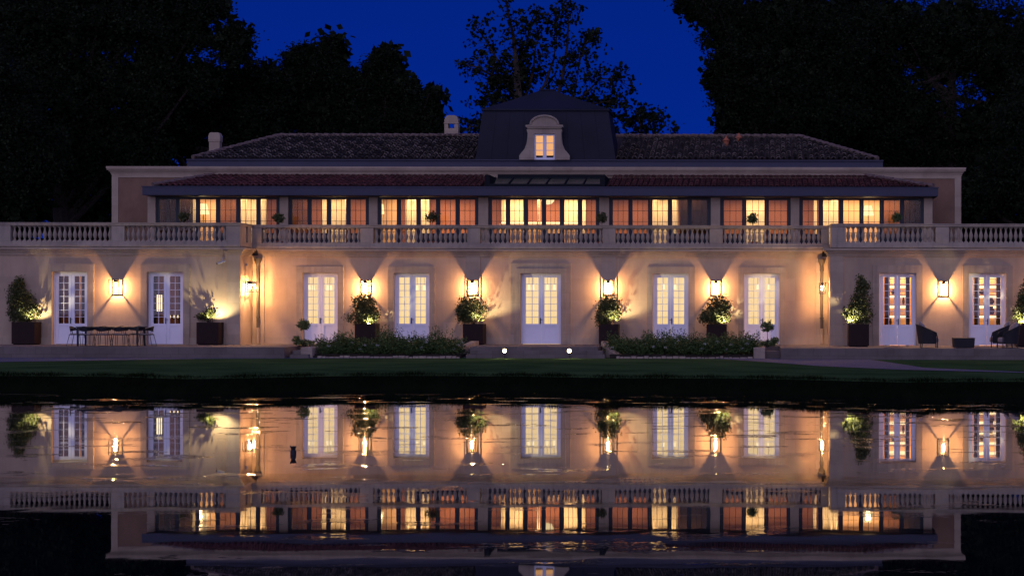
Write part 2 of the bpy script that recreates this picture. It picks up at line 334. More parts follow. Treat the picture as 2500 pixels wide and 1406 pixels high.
# gravel
def flat(name, pts, z, m, thick=0, zl=None):
    mb = MB(); P = [(X(px, Y), Y) for px, Y in pts]
    if thick: mb.prism(P, z - thick, z, 'z')
    else: mb.quad(*[(x, y, z) for x, y in P])
    return tag(mb.build(name, m), kind='structure')
def YL(py, z): return F * (CH - z) / (py - HY)   # depth at which levelled row py meets height z
g = []
for px, py in [(1700, 872), (1880, 884), (2000, 893), (2200, 901.5), (2500, 908.5), (2800, 912)]: g.append((px, YL(py, .465)))
for px, py in [(2800, 910.5), (2500, 906.5), (2260, 897), (2160, 882), (2090, 872.5), (2090, 866), (1700, 866)]: g.append((px, YL(py, .465)))
flat('gravel_path', g, .465, M['gravel'])
g = [(-500, YL(890, .465)), (0, YL(886, .465)), (500, YL(877.5, .465)), (1160, YL(874, .465)), (1160, YL(864, .465)), (-500, YL(864, .465))]
flat('gravel_strip', g, .465, M['gravel'])
# terrace and steps
def tslab(name, x0, x1, y0, y1, z1, z0=.3, m='paving'):
    mb = MB(); mb.box(x0, x1, y0, y1, z0, z1); return tag(mb.build(name, M[m], bevel=.012), kind='structure')
xl = X(587, YW); xr = X(2025.5, YW)
TL = X(716, 64.5); TR = X(1905, 64.5)
tslab('terrace', -60, TL, 63.3, 66.98, FL); tslab('terrace', TR, 60, 62.7, 66.98, FL)
tslab('recess_floor', X(600, 68), X(2030, 68), 66.985, 68.75, FL - .004)
tslab('landing', X(1158, 65.5), X(1466, 65.5), 64.5, 66.98, FL)
mb = MB()
for i, z in enumerate((.74, .60)):
    mb.box(X(1150 - 6 * i, 64.4), X(1474 + 6 * i, 64.4), 64.5 - .34 * (i + 1), 64.498 - .34 * i, .3, z)
mb.box(X(716, 64), X(748, 64), 63.9, 64.9, .3, .74); mb.box(X(716, 64), X(762, 64), 63.5, 63.898, .3, .60)
mb.box(X(1868, 64), X(1905, 64), 63.9, 64.9, .3, .74)
mb.build('step', M['paving'], bevel=.01)['kind'] = 'structure'
# curved low walls beside the landing
def curb(name, path, label, th=.26):
    t = thing(name, label, 'low wall', (path[0][0], path[0][1], .3))
    mb = MB()
    for (xa, ya, za), (xb, yb, zb) in zip(path[:-1], path[1:]):
        vs = []
        for (x, y, z) in ((xa, ya, za), (xb, yb, zb)):
            vs += [(x - th / 2, y, .3), (x + th / 2, y, .3), (x + th / 2, y, z), (x - th / 2, y, z)]
        mb.add(vs, [(0, 1, 5, 4), (1, 2, 6, 5), (2, 3, 7, 6), (3, 0, 4, 7), (0, 3, 2, 1), (4, 5, 6, 7)])
    mb.build('wall_body', M['quoin'], t); return t
def crv(sgn, x0):
    out = []
    for k in range(9):
        u = k / 8; out.append((x0 + sgn * (1.0 * u ** 2.2), 66.9 - 2.95 * u, 1.05 - .55 * max(0, (u - .1) / .9) ** 1.5))
    return out
curb('low_wall', crv(-1, X(1152, 66)), 'curved pale stone low wall between landing and flower bed, nearer the pair of crossed bed blooms left of the door')['label'] = 'curved pale stone low wall left of the landing before the middle door'
curb('low_wall', crv(1, X(1472, 66)), 'curved pale stone low wall right of the landing before the middle door')
for (px0, px1, lab) in ((748, 776, 'square stone kerb block at the left end of the left flower bed'), (1840, 1868, 'square stone kerb block at the right end of the right flower bed')):
    t = thing('kerb_block', lab, 'low wall', (X((px0 + px1) / 2, 64.5), 64.5, .3)); mb = MB(); mb.box(X(px0, 64.5), X(px1, 64.5), 63.7, 66.9, .3, .86); mb.build('wall_body', M['quoin'], t, bevel=.012)
# flower bed soil
for a, b2 in ((776, 1136), (1494, 1840)):
    mb = MB(); mb.box(X(a, 65), X(b2, 65), 64.0, 66.98, .3, .60); mb.box(X(a, 65) + .02, X(b2, 65) - .02, 63.82, 63.998, .3, .54)
    mb.build('flower_bed_soil', M['soil'])['kind'] = 'structure'
# little edging stones
mb = MB()
for a, b2 in ((776, 1120), (1505, 1835)):
    x = X(a, 63.7)
    while x < X(b2, 63.7):
        wq = random.uniform(.12, .3); mb.box(x, x + wq - .02, 63.66 + random.uniform(-.02, .02), 63.8, .4, .5 + random.uniform(0, .05)); x += wq
o = mb.build('bed_edging', M['quoin'], bevel=.015); tag(o, 'row of small edging stones before the flower beds', 'edging')
# ------------------------------------------------------------------ the building
H = thing('country_house', 'long pale stone house with lit french doors, balcony balustrade and tiled roofs', 'house', (X(1321, YCW), YCW, FL))
def wallgrid(mb, x0, x1, z0, z1, y0, y1, holes):
    xsx = sorted({x0, x1} | {v for h in holes for v in h[:2]})
    for a, b2 in zip(xsx[:-1], xsx[1:]):
        hs = sorted([h for h in holes if h[0] <= a + 1e-6 and h[1] >= b2 - 1e-6], key=lambda h: h[2]); z = z0
        for h in hs:
            if h[2] > z + 1e-6: mb.box(a, b2, y0, y1, z, h[2])
            z = h[3]
        if z < z1 - 1e-6: mb.box(a, b2, y0, y1, z, z1)
DT = 3.79
# doors: (x0px, x1px, plane, surround x0, x1, top row of surround, kind, outer surround)
DOORS = [(-250, -165, YW, -268, -147, 4.10), (127, 214, YW, 124 - 6, 230, 4.10), (359, 448, YW, 344, 464, 4.10),
         (738, 825, YCW, 724, 839, 4.06), (961, 1049, YCW, 947, 1062, 4.06), (1271, 1370, YCW, 1247, 1394, 4.2), (1593, 1681, YCW, 1580, 1697, 4.06), (1816, 1903, YCW, 1802, 1917, 4.06),
         (2146, 2237, YW, 2130, 2252, 4.10), (2365, 2456, YW, 2350, 2472, 4.10), (2660, 2750, YW, 2645, 2766, 4.10)]
def openings(Y): return [(X(d[0], Y), X(d[1], Y), FL, DT) for d in DOORS if d[2] == Y]
mb = MB(); xe0 = X(-420, YW); xe1 = X(2920, YW)
wallgrid(mb, xe0, xl, FL - .3, 4.5, YW, YW + .45, openings(YW)[:3]); mb.box(xl - .45, xl, YW + .452, YCW + .4, FL - .3, 4.5)
mb.build('left_wing_wall', M['wall'], H)
mb = MB(); wallgrid(mb, xr, xe1, FL - .3, 4.5, YW, YW + .45, openings(YW)[3:]); mb.box(xr, xr + .45, YW + .452, YCW + .4, FL - .3, 4.5)
mb.build('right_wing_wall', M['wall'], H)
mb = MB(); wallgrid(mb, xl + .002, xr - .002, FL - .3, 4.5, YCW, YCW + .45, openings(YCW)); mb.build('middle_wall', M['wall'], H)
mb = MB()   # balcony slab
mb.box(xe0, xl - .05, YW + .1, 82, 4.52, 4.74); mb.box(xr + .05, xe1, YW + .1, 82, 4.52, 4.74); mb.box(xl - .05, xr + .05, YCW + .1, 82, 4.52, 4.741)
mb.build('balcony_slab', M['paving'], H)
mb = MB(); mb.box(xe0, xe1, 80, 80.4, 0, 4.5); mb.box(xe0, xe0 + .4, YW + .46, 79.9, 0, 4.5); mb.box(xe1 - .4, xe1, YW + .46, 79.9, 0, 4.5); mb.build('rear_wall', M['wall'], H)
# cornice: stepped moulding under the balustrade
def cornice(mb, x0, x1, yf, yb, z0=4.46, z1=4.76, d=(.05, .09, .16, .24), ends=(0, 0)):
    n = len(d); hs = (z1 - z0) / n
    for i, q in enumerate(d):
        mb.box(x0 - q * ends[0], x1 + q * ends[1], yf - q, yb, z0 + hs * i + (.0 if i == 0 else .0005), z0 + hs * (i + 1))
mb = MB(); cornice(mb, xe0, xl, YW, YCW - .3, ends=(0, 1)); mb.build('left_cornice', M['trim'], H)
mb = MB(); cornice(mb, xr, xe1, YW, YCW - .3, ends=(1, 0)); mb.build('right_cornice', M['trim'], H)
mb = MB(); cornice(mb, xl + .25, xr - .25, YCW, YCW + .05); mb.build('middle_cornice', M['trim'], H)
# door surrounds, pilasters
mb = MB()
for i, d in enumerate(DOORS):
    Y = d[2]; a, b2, c, e_ = X(d[3], Y), X(d[0], Y), X(d[1], Y), X(d[4], Y); p = .05
    mb = MB(); mb.box(a, b2, Y - p, Y + .002, FL + .001, d[5]); mb.box(c, e_, Y - p, Y + .002, FL + .001, d[5]); mb.box(b2, c, Y - p, Y + .002, DT, d[5])
    if i == 5:
        ao, eo = X(1260, Y), X(1382, Y); mb.box(ao, b2, Y - p - .03, Y - p - .001, FL, 3.98); mb.box(c, eo, Y - p - .03, Y - p - .001, FL, 3.98); mb.box(b2, c, Y - p - .03, Y - p - .001, DT, 3.98)
    mb.build('door_surround', M['quoin'], H)
for a, b2, Y in ((1137, 1173, YCW), (1468, 1505, YCW), (617.3, 646, YCW), (1992, 2021, YCW), (554, 586.7, YW), (2026, 2059, YW)):
    mb = MB(); mb.box(X(a, Y), X(b2, Y), Y - .045, Y - .001, FL + .3, 4.455); mb.box(X(a, Y) - .02, X(b2, Y) + .02, Y - .07, Y - .001, FL, FL + .2999)
    mb.build('pilaster', M['trim'], H)
# plinth
mb = MB()
def plinth(x0, x1, Y, holes):
    x = x0
    for h in sorted(holes) + [(x1, x1)]:
        if h[0] > x + .05: mb = MB(); mb.box(x, h[0], Y - .03, Y - .001, FL, FL + .28); mb.build('plinth', M['trim'], H)
        x = max(x, h[1])
plinth(xe0, xl, YW, [(X(d[3], YW), X(d[4], YW)) for d in DOORS[:3]] + [(X(554, YW) - .02, xl)])
plinth(xr, xe1, YW, [(X(d[3], YW), X(d[4], YW)) for d in DOORS[8:]] + [(xr, X(2059, YW) + .02)])
plinth(xl + .05, xr - .1, YCW, [(X(d[3], YCW), X(d[4], YCW)) for d in DOORS[3:8]] + [(X(a, YCW) - .02, X(b2, YCW) + .02) for a, b2 in ((1137, 1173), (1468, 1505), (617.3, 646), (1992, 2021))])
# french doors
def french_door(x0, x1, Y, z0, z1, hside=-1):
    yr = Y + .16; fw = .07; xm = (x0 + x1) / 2
    fr = MB(); fr.box(x0, x0 + fw, yr, yr + .08, z0, z1); fr.box(x1 - fw, x1, yr, yr + .08, z0, z1); fr.box(x0 + fw, x1 - fw, yr, yr + .08, z1 - fw, z1)
    D = fr.build('french_door', M['white'], H, bevel=.006)
    gl_b = z0 + .83; gl_t = z1 - .17
    for s in (0, 1):
        a, b2 = (x0 + fw + .004, xm - .004) if s == 0 else (xm + .004, x1 - fw - .004)
        l = MB(); st = .115; y0, y1 = yr + .012, yr + .062
        l.box(a, a + st, y0, y1, z0 + .012, z1 - fw - .004); l.box(b2 - st, b2, y0, y1, z0 + .012, z1 - fw - .004)
        l.box(a + st, b2 - st, y0, y1, gl_t, z1 - fw - .004); l.box(a + st, b2 - st, y0, y1, gl_b - .09, gl_b); l.box(a + st, b2 - st, y0, y1, z0 + .012, z0 + .15)
        l.box(a + st, b2 - st, y0 + .022, y1 - .005, z0 + .15, gl_b - .09)
        for rz in (z0 + .15, gl_b - .105): l.box(a + st, b2 - st, y0 + .008, y0 + .0215, rz, rz + .015)
        xc = (a + b2) / 2; l.box(xc - .011, xc + .011, y0 + .012, y1 - .012, gl_b, gl_t)
        for k in range(1, 7):
            z = gl_b + (gl_t - gl_b) * k / 7; l.box(a + st, xc - .011, y0 + .013, y1 - .013, z - .010, z + .010); l.box(xc + .011, b2 - st, y0 + .013, y1 - .013, z - .010, z + .010)
        l.build('door_leaf', M['white'], D)
        p = MB(); p.box(a + st, b2 - st, yr + .034, yr + .038, gl_b, gl_t); p.build('glass_pane', M['pane'], D)
    hx = xm - .04 if hside < 0 else xm + .04
    hd = MB(); hd.box(hx - .018, hx + .018, yr - .008, yr + .011, z0 + .83, z0 + 1.07); hd.tube([(hx, yr - .008, z0 + 1.0), (hx, yr - .05, z0 + 1.0), (hx - .1 * hside, yr - .055, z0 + 1.0)], .011)
    hd.build('door_handle', M['dark'], D)
    cy = MB(); cy.box(x0 - .01, x1 + .01, Y - .1, Y + .3, z0 - .02, z0 + .006); return D
for i, d in enumerate(DOORS):
    dd = french_door(X(d[0], d[2]), X(d[1], d[2]), d[2], FL + .01, DT, 1 if 0 else (-1 if i < 6 else 1))
for d in DOORS: mb = MB(); mb.box(X(d[0], d[2]) + .001, X(d[1], d[2]) - .001, d[2] - .06, d[2] + .3, FL - .1, FL + .008); mb.build('threshold', M['trim'], H)
# rooms behind the doors -------------------------------------------------------
# middle: backlit sheer curtains with wall lamps
mb = MB()
for d in DOORS[3:8]:
    a, b2 = X(d[0], YCW) - .35, X(d[1], YCW) + .35; n = 60; vs = []; fs = []
    for k in range(n + 1):
        x = a + (b2 - a) * k / n; y = YCW + .75 + .03 * math.sin(k * 1.9) + .012 * math.sin(k * 4.3); vs += [(x, y, FL), (x, y, 4.3)]
    for k in range(n): fs.append((2 * k, 2 * k + 2, 2 * k + 3, 2 * k + 1))
    mb = MB(); mb.add(vs, fs); mb.build('sheer_curtain', M['curtain_glow'], H, smooth=True)
mb = MB(); mb.box(xl + .5, xr - .5, YCW + .46, YCW + 1.2, FL - .1, FL); mb.box(xl + .5, xr - .5, YCW + 1.21, YCW + 1.3, FL, 4.5)
for d1, d2 in zip(DOORS[3:7], DOORS[4:8]):
    xm = (X(d1[1], YCW) + X(d2[0], YCW)) / 2; mb.box(xm - .1, xm + .1, YCW + .46, YCW + 1.2, FL, 4.5)
mb.build('interior_wall', M['peach'], H)
lamps = [(754, 704), (764, 704), (799, 704), (807, 704), (1018, 704), (1035, 704), (1291, 702), (1301, 702), (1336, 702), (1353, 702), (1602, 700), (1620, 700), (1648, 700), (1850, 700), (1877, 700)]
proto = None
for px, py in lamps:
    x, z = X(px, YCW + .45), Z(py, YCW + .45)
    if proto is None:
        proto = thing('pendant_lamp', 'x', 'lamp', (x, YCW + .5, z - .1), 'small lit pendant lamps behind the middle glazed doors')
        mb = MB(); mb.lathe([(.06, -.11), (.062, -.1), (.045, .1), (.04, .11)], x, YCW + .5, z, 12); mb.build('lamp_shade', M['shade_w'], proto, smooth=True)
        mb = MB(); mb.tube([(x, YCW + .5, z + .11), (x, YCW + .5, z + .42)], .006, 5); mb.build('cord', M['dark'], proto); o = proto
    else:
        o = copy_tree(proto); o.location = (x, YCW + .5, z - .1)
    dn = 'leftmost' if px < 830 else 'second' if px < 1100 else 'middle' if px < 1400 else 'fourth' if px < 1700 else 'rightmost'
    sib = [q for q in lamps if abs(q[0] - px) < 110]; k = [q[0] for q in sib].index(px)
    o['label'] = f'{["first","second","third","fourth"][k]} small lit lampshade from the left behind the {dn} middle-wall door'
# left wing rooms: dim brown; right wing rooms: bright shelves
def room(x0, x1, y1, wallm, name='interior_wall'):
    mb = MB(); mb.box(x0, x1, y1, y1 + .1, FL, 4.4); mb.box(x0 - .1, x0, YW + .46, y1, FL, 4.4); mb.box(x1, x1 + .1, YW + .46, y1, FL, 4.4)
    mb.box(x0, x1, YW + .46, y1, 4.4, 4.5); mb.box(x0, x1, YW + .46, y1, FL - .1, FL); mb.build(name, M[wallm], H)
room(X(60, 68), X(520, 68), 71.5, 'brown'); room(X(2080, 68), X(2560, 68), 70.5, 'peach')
def drapes(px0, px1, Y, m, mbx=None):
    a, b2 = X(px0, Y), X(px1, Y); n = max(6, int((b2 - a) * 30)); vs = []; fs = []
    for k in range(n + 1):
        x = a + (b2 - a) * k / n; y = Y + .03 * math.sin(k * 1.7); vs += [(x, y, FL), (x, y, 4.3)]
    for k in range(n): fs.append((2 * k, 2 * k + 2, 2 * k + 3, 2 * k + 1))
    mbx.add(vs, fs)
mb = MB()
for a, b2 in ((122, 148), (199, 214), (356, 382), (436, 448), (2159, 2172), (2211, 2221), (2378, 2391), (2432, 2442)): mb = MB(); drapes(a, b2, YW + .6, 'black', mb); mb.build('dark_curtain', M['black'], H)
mb = MB()
for a, b2 in ((2148, 2160), (2220, 2232), (2366, 2377), (2443, 2455), (196, 200)): mb = MB(); drapes(a, b2, YW + .55, 'gold', mb); mb.build('gold_curtain', M['gold'], H)
# shelves in the right wing
mb = MB(); st = MB()
for px0, px1 in ((2168, 2228), (2380, 2450)):
    a, b2 = X(px0, 70), X(px1, 70)
    for k in range(7):
        z = 1.25 + k * .42; mb = MB(); st = MB(); mb.box(a, b2, 69.9, 70.45, z, z + .04); st.box(a + .02, b2 - .02, 70.38, 70.44, z - .12, z - .02); sh = mb.build('shelf', M['brown'], H); st.build('shelf_light', M['strip'], sh)
for px, k, wq, hq in ((2206, 3, .12, .3), (2175, 1, .1, .25), (2203, 0, .16, .3), (2392, 0, .1, .25), (2421, 2, .3, .34), (2420, 3, .3, .3), (2182, 4, .2, .2), (2398, 4, .22, .2), (2424, 0, .15, .28)):
    x = X(px, 70); z = 1.29 + k * .42; v_ = thing('vase', f'dark vase on a lit shelf behind the {"left" if px < 2300 else "right"} door of the right wing', 'vase', (x, 70.1, z), 'vases on the lit shelves'); mb = MB(); mb.lathe([(wq * .3, 0), (wq * .5, hq * .4), (wq * .25, hq * .8), (wq * .3, hq)], x, 70.1, z, 10); mb.build('vase_body', M['olive'], v_, smooth=True)
point('room_light', (X(2190, 69), 68.3, 4.2), 420, (1, .62, .28), H, .1); point('room_light', (X(2410, 69), 68.3, 4.2), 420, (1, .62, .28), H, .1)
point('room_light', (X(170, 69), 68.2, 4.2), 80, (1, .62, .3), H, .1); point('room_light', (X(405, 69), 68.2, 4.2), 110, (1, .62, .3), H, .1)
# things seen inside the left wing
xx, zz = X(388, 69.5), Z(742, 69.5)
t = thing('hanging_lantern', 'tall lit glass lantern hanging behind the second door from the left', 'lantern', (xx, 69.5, zz - .35))
mb = MB(); mb.box(xx - .10, xx + .10, 69.4, 69.6, zz - .34, zz + .34); mb.build('lit_glass', M['shade'], t)
mb = MB()
for sx in (-1, 1):
    for sy in (-1, 1): mb.box(xx + sx * .11 - .012, xx + sx * .11 + .012, 69.5 + sy * .11 - .012, 69.5 + sy * .11 + .012, zz - .37, zz + .37)
mb.box(xx - .14, xx + .14, 69.36, 69.64, zz + .37, zz + .40); mb.box(xx - .14, xx + .14, 69.36, 69.64, zz - .40, zz - .37); mb.tube([(xx, 69.5, zz + .4), (xx, 69.5, 4.4)], .01); mb.build('lantern_frame', M['dark'], t)
xx, zz = X(425, 69.8), Z(778, 69.8)
t = thing('candelabra', 'small branched candle lamp glowing low behind the second door from the left', 'lamp', (xx, 69.8, FL))
mb = MB(); mb.lathe([(.2, 0), (.2, .7), (.02, .72), (.02, zz - FL - .1)], xx, 69.8, FL, 10)
for a in (-1, 0, 1): mb.tube([(xx, 69.8, zz - .12), (xx + a * .13, 69.8, zz - .1), (xx + a * .16, 69.8, zz)], .01)
mb.build('stand', M['brown'], t); mb = MB()
for a in (-1, 0, 1): mb.lathe([(.02, 0), (.028, .06), (.005, .12)], xx + a * .16, 69.8, zz, 8)
mb.build('flame_bulb', M['shade'], t)
# ------------------------------------------------------------------ balustrades
prof = [(.072, 0), (.072, .05), (.045, .065), (.035, .10), (.060, .17), (.082, .25), (.078, .31), (.045, .42), (.034, .50), (.04, .535), (.055, .55), (.055, .565), (.072, .572), (.072, .615)]
bal_mesh = None
def balustrade(label, Yf, xa, xb, piers, runs, ret=None):
    global bal_mesh
    t = thing('balustrade', label, 'balustrade', (xa, Yf, ZB0))
    y0, y1 = Yf, Yf + .34
    mb = MB(); mb.box(xa, xb, y0, y1, ZB0 + .035, ZB1); mb.box(xa, xb, y0 - .035, y0 - .0005, ZB0 + .03, ZB0 + .13); mb.box(xa, xb, y0 + .03, y1, ZB0, ZB0 + .034)
    if ret: rx0, rx1, ry = ret; mb.box(rx0, rx1, y1 + .001, ry, ZB0 + .035, ZB1)
    mb.build('base_course', M['balustrade'], t, bevel=.01)
    mb = MB(); mb.box(xa, xb, y0 + .0, y1, ZB2 + .02, ZB3 - .03); mb.box(xa, xb, y0 - .03, y1 + .03, ZB3 - .0295, ZB3); mb.box(xa, xb, y0 + .035, y1 - .035, ZB2, ZB2 + .0195)
    if ret: mb.box(rx0, rx1, y1 + .031, ry, ZB2 + .02, ZB3 - .03); mb.box(rx0 - .03, rx1 + .03, y1 + .031, ry, ZB3 - .0295, ZB3)
    mb.build('handrail', M['balustrade'], t, bevel=.008)
    for a, b2 in piers:
        mb = MB(); mb.box(X(a, Yf), X(b2, Yf), y0 + .012, y1 - .012, ZB1 + .0005, ZB2 - .0005); mb.build('pier', M['balustrade'], t, bevel=.01)
    if ret:
        mb = MB(); mb.box(rx0 + .02, rx1 - .02, y1 + .0, y1 + .5, ZB1 + .0005, ZB2 + .019); mb.box(rx0 + .02, rx1 - .02, ry - .45, ry, ZB1 + .0005, ZB2 + .019); mb.box(rx0 + .1, rx1 - .1, y1 + .5, ry - .45, ZB1 + .0005, ZB2 + .019); mb.build('pier', M['balustrade'], t, bevel=.01)
    for a, b2, n in runs:
        x0, x1 = X(a, Yf), X(b2, Yf); p = (x1 - x0) / n
        for k in range(n):
            x = x0 + p * (k + .5); 
            if bal_mesh is None:
                mb = MB(); mb.lathe(prof, 0, 0, 0, 12); mb.box(-.075, .075, -.075, .075, -.001, .04); mb.box(-.075, .075, -.075, .075, .585, .616)
                me = bpy.data.meshes.new('baluster'); me.from_pydata(mb.v, [], mb.f); me.materials.append(M['balustrade']); me.update(); me.polygons.foreach_set('use_smooth', [len(mb.f[i]) == 4 and i < 12 * 13 for i in range(len(mb.f))]); bal_mesh = me
            o = bpy.data.objects.new('baluster', bal_mesh); C.objects.link(o); o.parent = t
            o.location = Vector((x, Yf + .17, ZB1)) - t.location
    return t
YB1, YB2 = YW - .22, YCW - .22
balustrade('stone balustrade along the left wing balcony, weathered top', YB1, X(-420, YB1), X(586, YB1), [(-300, -268), (-10, 25), (271, 303), (551, 586)], [(-268, -10, 21), (25, 271, 20), (303, 551, 20)], (X(586, YB1) - .36, X(586, YB1), YB2 - .04))
balustrade('long stone balustrade across the recessed middle balcony', YB2, X(613, YB2), X(2024, YB2), [(614, 638), (879, 911), (1140, 1172), (1471, 1502), (1732, 1764), (2005, 2024)], [(638, 879, 20), (911, 1140, 19), (1172, 1471, 25), (1502, 1732, 19), (1764, 2005, 20)])
balustrade('stone balustrade along the right wing balcony above the armchairs', YB1, X(2029, YB1), X(2920, YB1), [(2029, 2065), (2284, 2317), (2560, 2592)], [(2065, 2284, 18), (2317, 2560, 20), (2592, 2850, 21)], (X(2029, YB1), X(2029, YB1) + .36, YB2 - .04))
# ------------------------------------------------------------------ upper floor
ux0, ux1 = X(273, YU), X(2346, YU)
mb = MB(); mb.box(ux0, ux1, YU, YU + .4, 4.745, 8.25); mb.box(ux0, ux0 + .4, YU + .401, 81, 4.745, 8.25); mb.box(ux1 - .4, ux1, YU + .401, 81, 4.745, 8.25); mb.box(ux0 + .4, ux1 - .4, 80.6, 81, 4.745, 8.25)
mb.build('upper_wall', M['upper'], H)
mb = MB()
for i, (q, z0, z1) in enumerate(((.03, 8.10, 8.17), (.06, 8.1705, 8.24), (.11, 8.2405, 8.30), (.17, 8.3005, 8.36), (.19, 8.3605, 8.45))):
    mb.box(ux0 - q, ux1 + q, YU - q, YU + .5, z0, z1)
mb.build('upper_cornice', M['trim'], H)
mb = MB()
for a, b2 in ((ux0, ux0 + .28), (ux1 - .28, ux1)): mb.box(a, b2, YU - .03, YU - .001, 4.745, 8.099)
mb.box(ux0 + .28, ux1 - .28, YU - .025, YU - .001, 7.98, 8.099); mb.build('quoin_strip', M['trim'], H)
# main roof ---------------------------------------------------------------
def tiles(name, m, ye, ze, yr, zr, xe0_, xe1_, xr0, xr1, parent, pitch=.24, expo=.36, rr=.085, jit=1.0):
    L = math.hypot(yr - ye, zr - ze); n = int(L / expo) + 1; uy, uz = (yr - ye) / L, (zr - ze) / L; ny, nz_ = -uz, uy
    segs = 6; V = []; Fc = []; LIP = []
    nx = int((xe1_ - xe0_) / pitch)
    for i in range(nx + 1):
        xc = xe0_ + (i + .5) * pitch
        jx = random.uniform(-.01, .01)
        for j in range(n):
            s0 = j * expo - .03; s1 = min(s0 + expo + .08, L)
            if s0 > L - .05: continue
            t_ = s0 / L
            if xc < xe0_ + (xr0 - xe0_) * t_ + .02 or xc > xe1_ + (xr1 - xe1_) * t_ - .02: continue
            o = len(V); lift = random.uniform(0, .03) * jit; skew = random.uniform(-.02, .02) * jit; r0 = rr * random.uniform(1.0, 1.14); r1 = rr * .72
            for (s, r, lf) in ((s0, r0, .03 + lift), (s0 + .09, r0 * .96, .024 + lift * .8), (s1, r1, .0)):
                for k in range(segs + 1):
                    a = PI * k / segs; dx = math.cos(a) * r; h = math.sin(a) * r * .95 + lf
                    V.append((xc + jx + dx + (skew if s == s0 else 0), ye + uy * s + ny * h, ze + uz * s + nz_ * h))
            for k in range(segs + 1):
                a = PI * k / segs; dx = math.cos(a) * (r0 - .016); h = math.sin(a) * (r0 - .016) * .95 + .03 + lift
                V.append((xc + jx + dx + skew, ye + uy * s0 + ny * h, ze + uz * s0 + nz_ * h))
            q = segs + 1
            for k in range(segs):
                LIP.append(len(Fc) + 1)
                Fc.append((o + q + k, o + q + k + 1, o + 2 * q + k + 1, o + 2 * q + k)); LIP.append(len(Fc) + 1); Fc.append((o + k, o + k + 1, o + q + k + 1, o + q + k)); Fc.append((o + 3 * q + k, o + 3 * q + k + 1, o + k + 1, o + k))
    mb = MB(); mb.add(V, Fc); ob = mb.build(name, m, parent); ob.data.materials.append(M['lip_old'] if m == M['tile_old'] else M['lip_red'])
    mi = np.zeros(len(Fc), dtype=np.int32); mi[[l for l in LIP if l < len(Fc)]] = 1; ob.data.polygons.foreach_set('material_index', mi); return ob
YE = 72.75; zE = 8.84; YR = 76.9; zR = Z(335, 76.9)
rx = [X(470, YE), X(2142, YE), X(684, YR), X(1948, YR)]
# roof deck (four slopes) and tiles
yb = 81.0
mb = MB(); d = .02
mb.quad((rx[0], YE, zE - d), (rx[1], YE, zE - d), (rx[3], YR, zR - d), (rx[2], YR, zR - d)); mb.quad((rx[1], yb, zE - d), (rx[0], yb, zE - d), (rx[2], YR, zR - d), (rx[3], YR, zR - d))
mb.quad((rx[0], YE, zE - d), (rx[2], YR, zR - d), (rx[0], yb, zE - d)); mb.quad((rx[1], YE, zE - d), (rx[1], yb, zE - d), (rx[3], YR, zR - d))
RF = mb.build('main_roof', M['tile_old'], H)
tiles('roof_tiles', M['tile_old'], YE, zE, YR, zR, rx[0], X(1162, YE), rx[2], X(1166, YE), RF)
tiles('roof_tiles', M['tile_old'], YE, zE, YR, zR, X(1502, YE), rx[1], X(1498, YE), rx[3], RF)
mb = MB()
def ridge(mb, p, q, r=.10, step=.4):
    p, q = Vector(p), Vector(q); n = int((q - p).length / step); 
    for k in range(n): a = p.lerp(q, k / n); b_ = p.lerp(q, (k + 1.1) / n); mb.tube([a + Vector((0, 0, .02)), b_], [r * 1.06, r * .88], 8)
for p_, q_ in (((rx[2], YR, zR + .03), (X(1175, YR), YR, zR + .03)), ((X(1492, YR), YR, zR + .03), (rx[3], YR, zR + .03)), ((rx[0], YE, zE + .03), (rx[2], YR, zR + .05)), ((rx[1], YE, zE + .03), (rx[3], YR, zR + .05))):
    mb = MB(); ridge(mb, p_, q_); mb.build('ridge_tiles', M['ridge'], RF)
mb = MB(); mb.box(X(456, YU + .15), X(2155, YU + .15), YU + .15, YE + .2, 8.452, 8.74); mb.box(X(456, YU + .1) - .03, X(2155, YU + .1) + .03, YU + .08, YE + .2, 8.741, 8.79)
mb.build('roof_gutter', M['zinc'], H)
mb = MB(); mb.box(ux0 + .4, ux1 - .4, YU + .52, 80.5, 8.2, 8.4); mb.build('flat_roof', M['lead'], H)
# pavilion
YP = 72.62; zb, zt = 8.80, Z(272, 73.1)
def ring(x0, x1, y0, y1, z): return [(x0, y0, z), (x1, y0, z), (x1, y1, z), (x0, y1, z)]
lv = [(1160, 1503, YP, 8.795), (1163, 1500, YP + .05, 9.1), (1168, 1494, YP + .18, 9.8), (1174, 1488, YP + .32, 10.5), (1177, 1484.5, YP + .45, zt)]
mb = MB(); vs = []; fs = []
for a, b2, y, z in lv: vs += ring(X(a, y), X(b2, y), y, 75.6 - (y - YP), z)
for i in range(len(lv) - 1):
    for k in range(4): fs.append((i * 4 + k, i * 4 + (k + 1) % 4, i * 4 + 4 + (k + 1) % 4, i * 4 + 4 + k))
mb.add(vs, fs); mb.box(X(1160, YP) - .02, X(1503, YP) + .02, YP - .02, 75.5, 8.45, 8.794)
PV = mb.build('pavilion_roof', M['lead'], H)
mb = MB(); y0 = YP + .38; y1 = 75.25; a, b2 = X(1174, y0), X(1487, y0); ya = 74.0; xa0, xa1 = X(1318, ya), X(1352, ya); za = Z(222, ya)
mb.box(a, b2, y0, y1, zt + .001, zt + .07)
vs = ring(a, b2, y0, y1, zt + .071) + ring(X(1248, 73.5), X(1420, 73.5), 73.5, 74.7, Z(246, 73.5)) + ring(xa0, xa1, ya, ya + .3, za)
mb.add(vs, [(k + 4 * i, (k + 1) % 4 + 4 * i, (k + 1) % 4 + 4 + 4 * i, k + 4 + 4 * i) for i in (0, 1) for k in range(4)] + [(8, 9, 10, 11)])
mb.box(xa0 - .05, xa1 + .05, ya - .03, ya + .33, za + .002, za + .05); mb.build('cap_roof', M['lead'], PV)
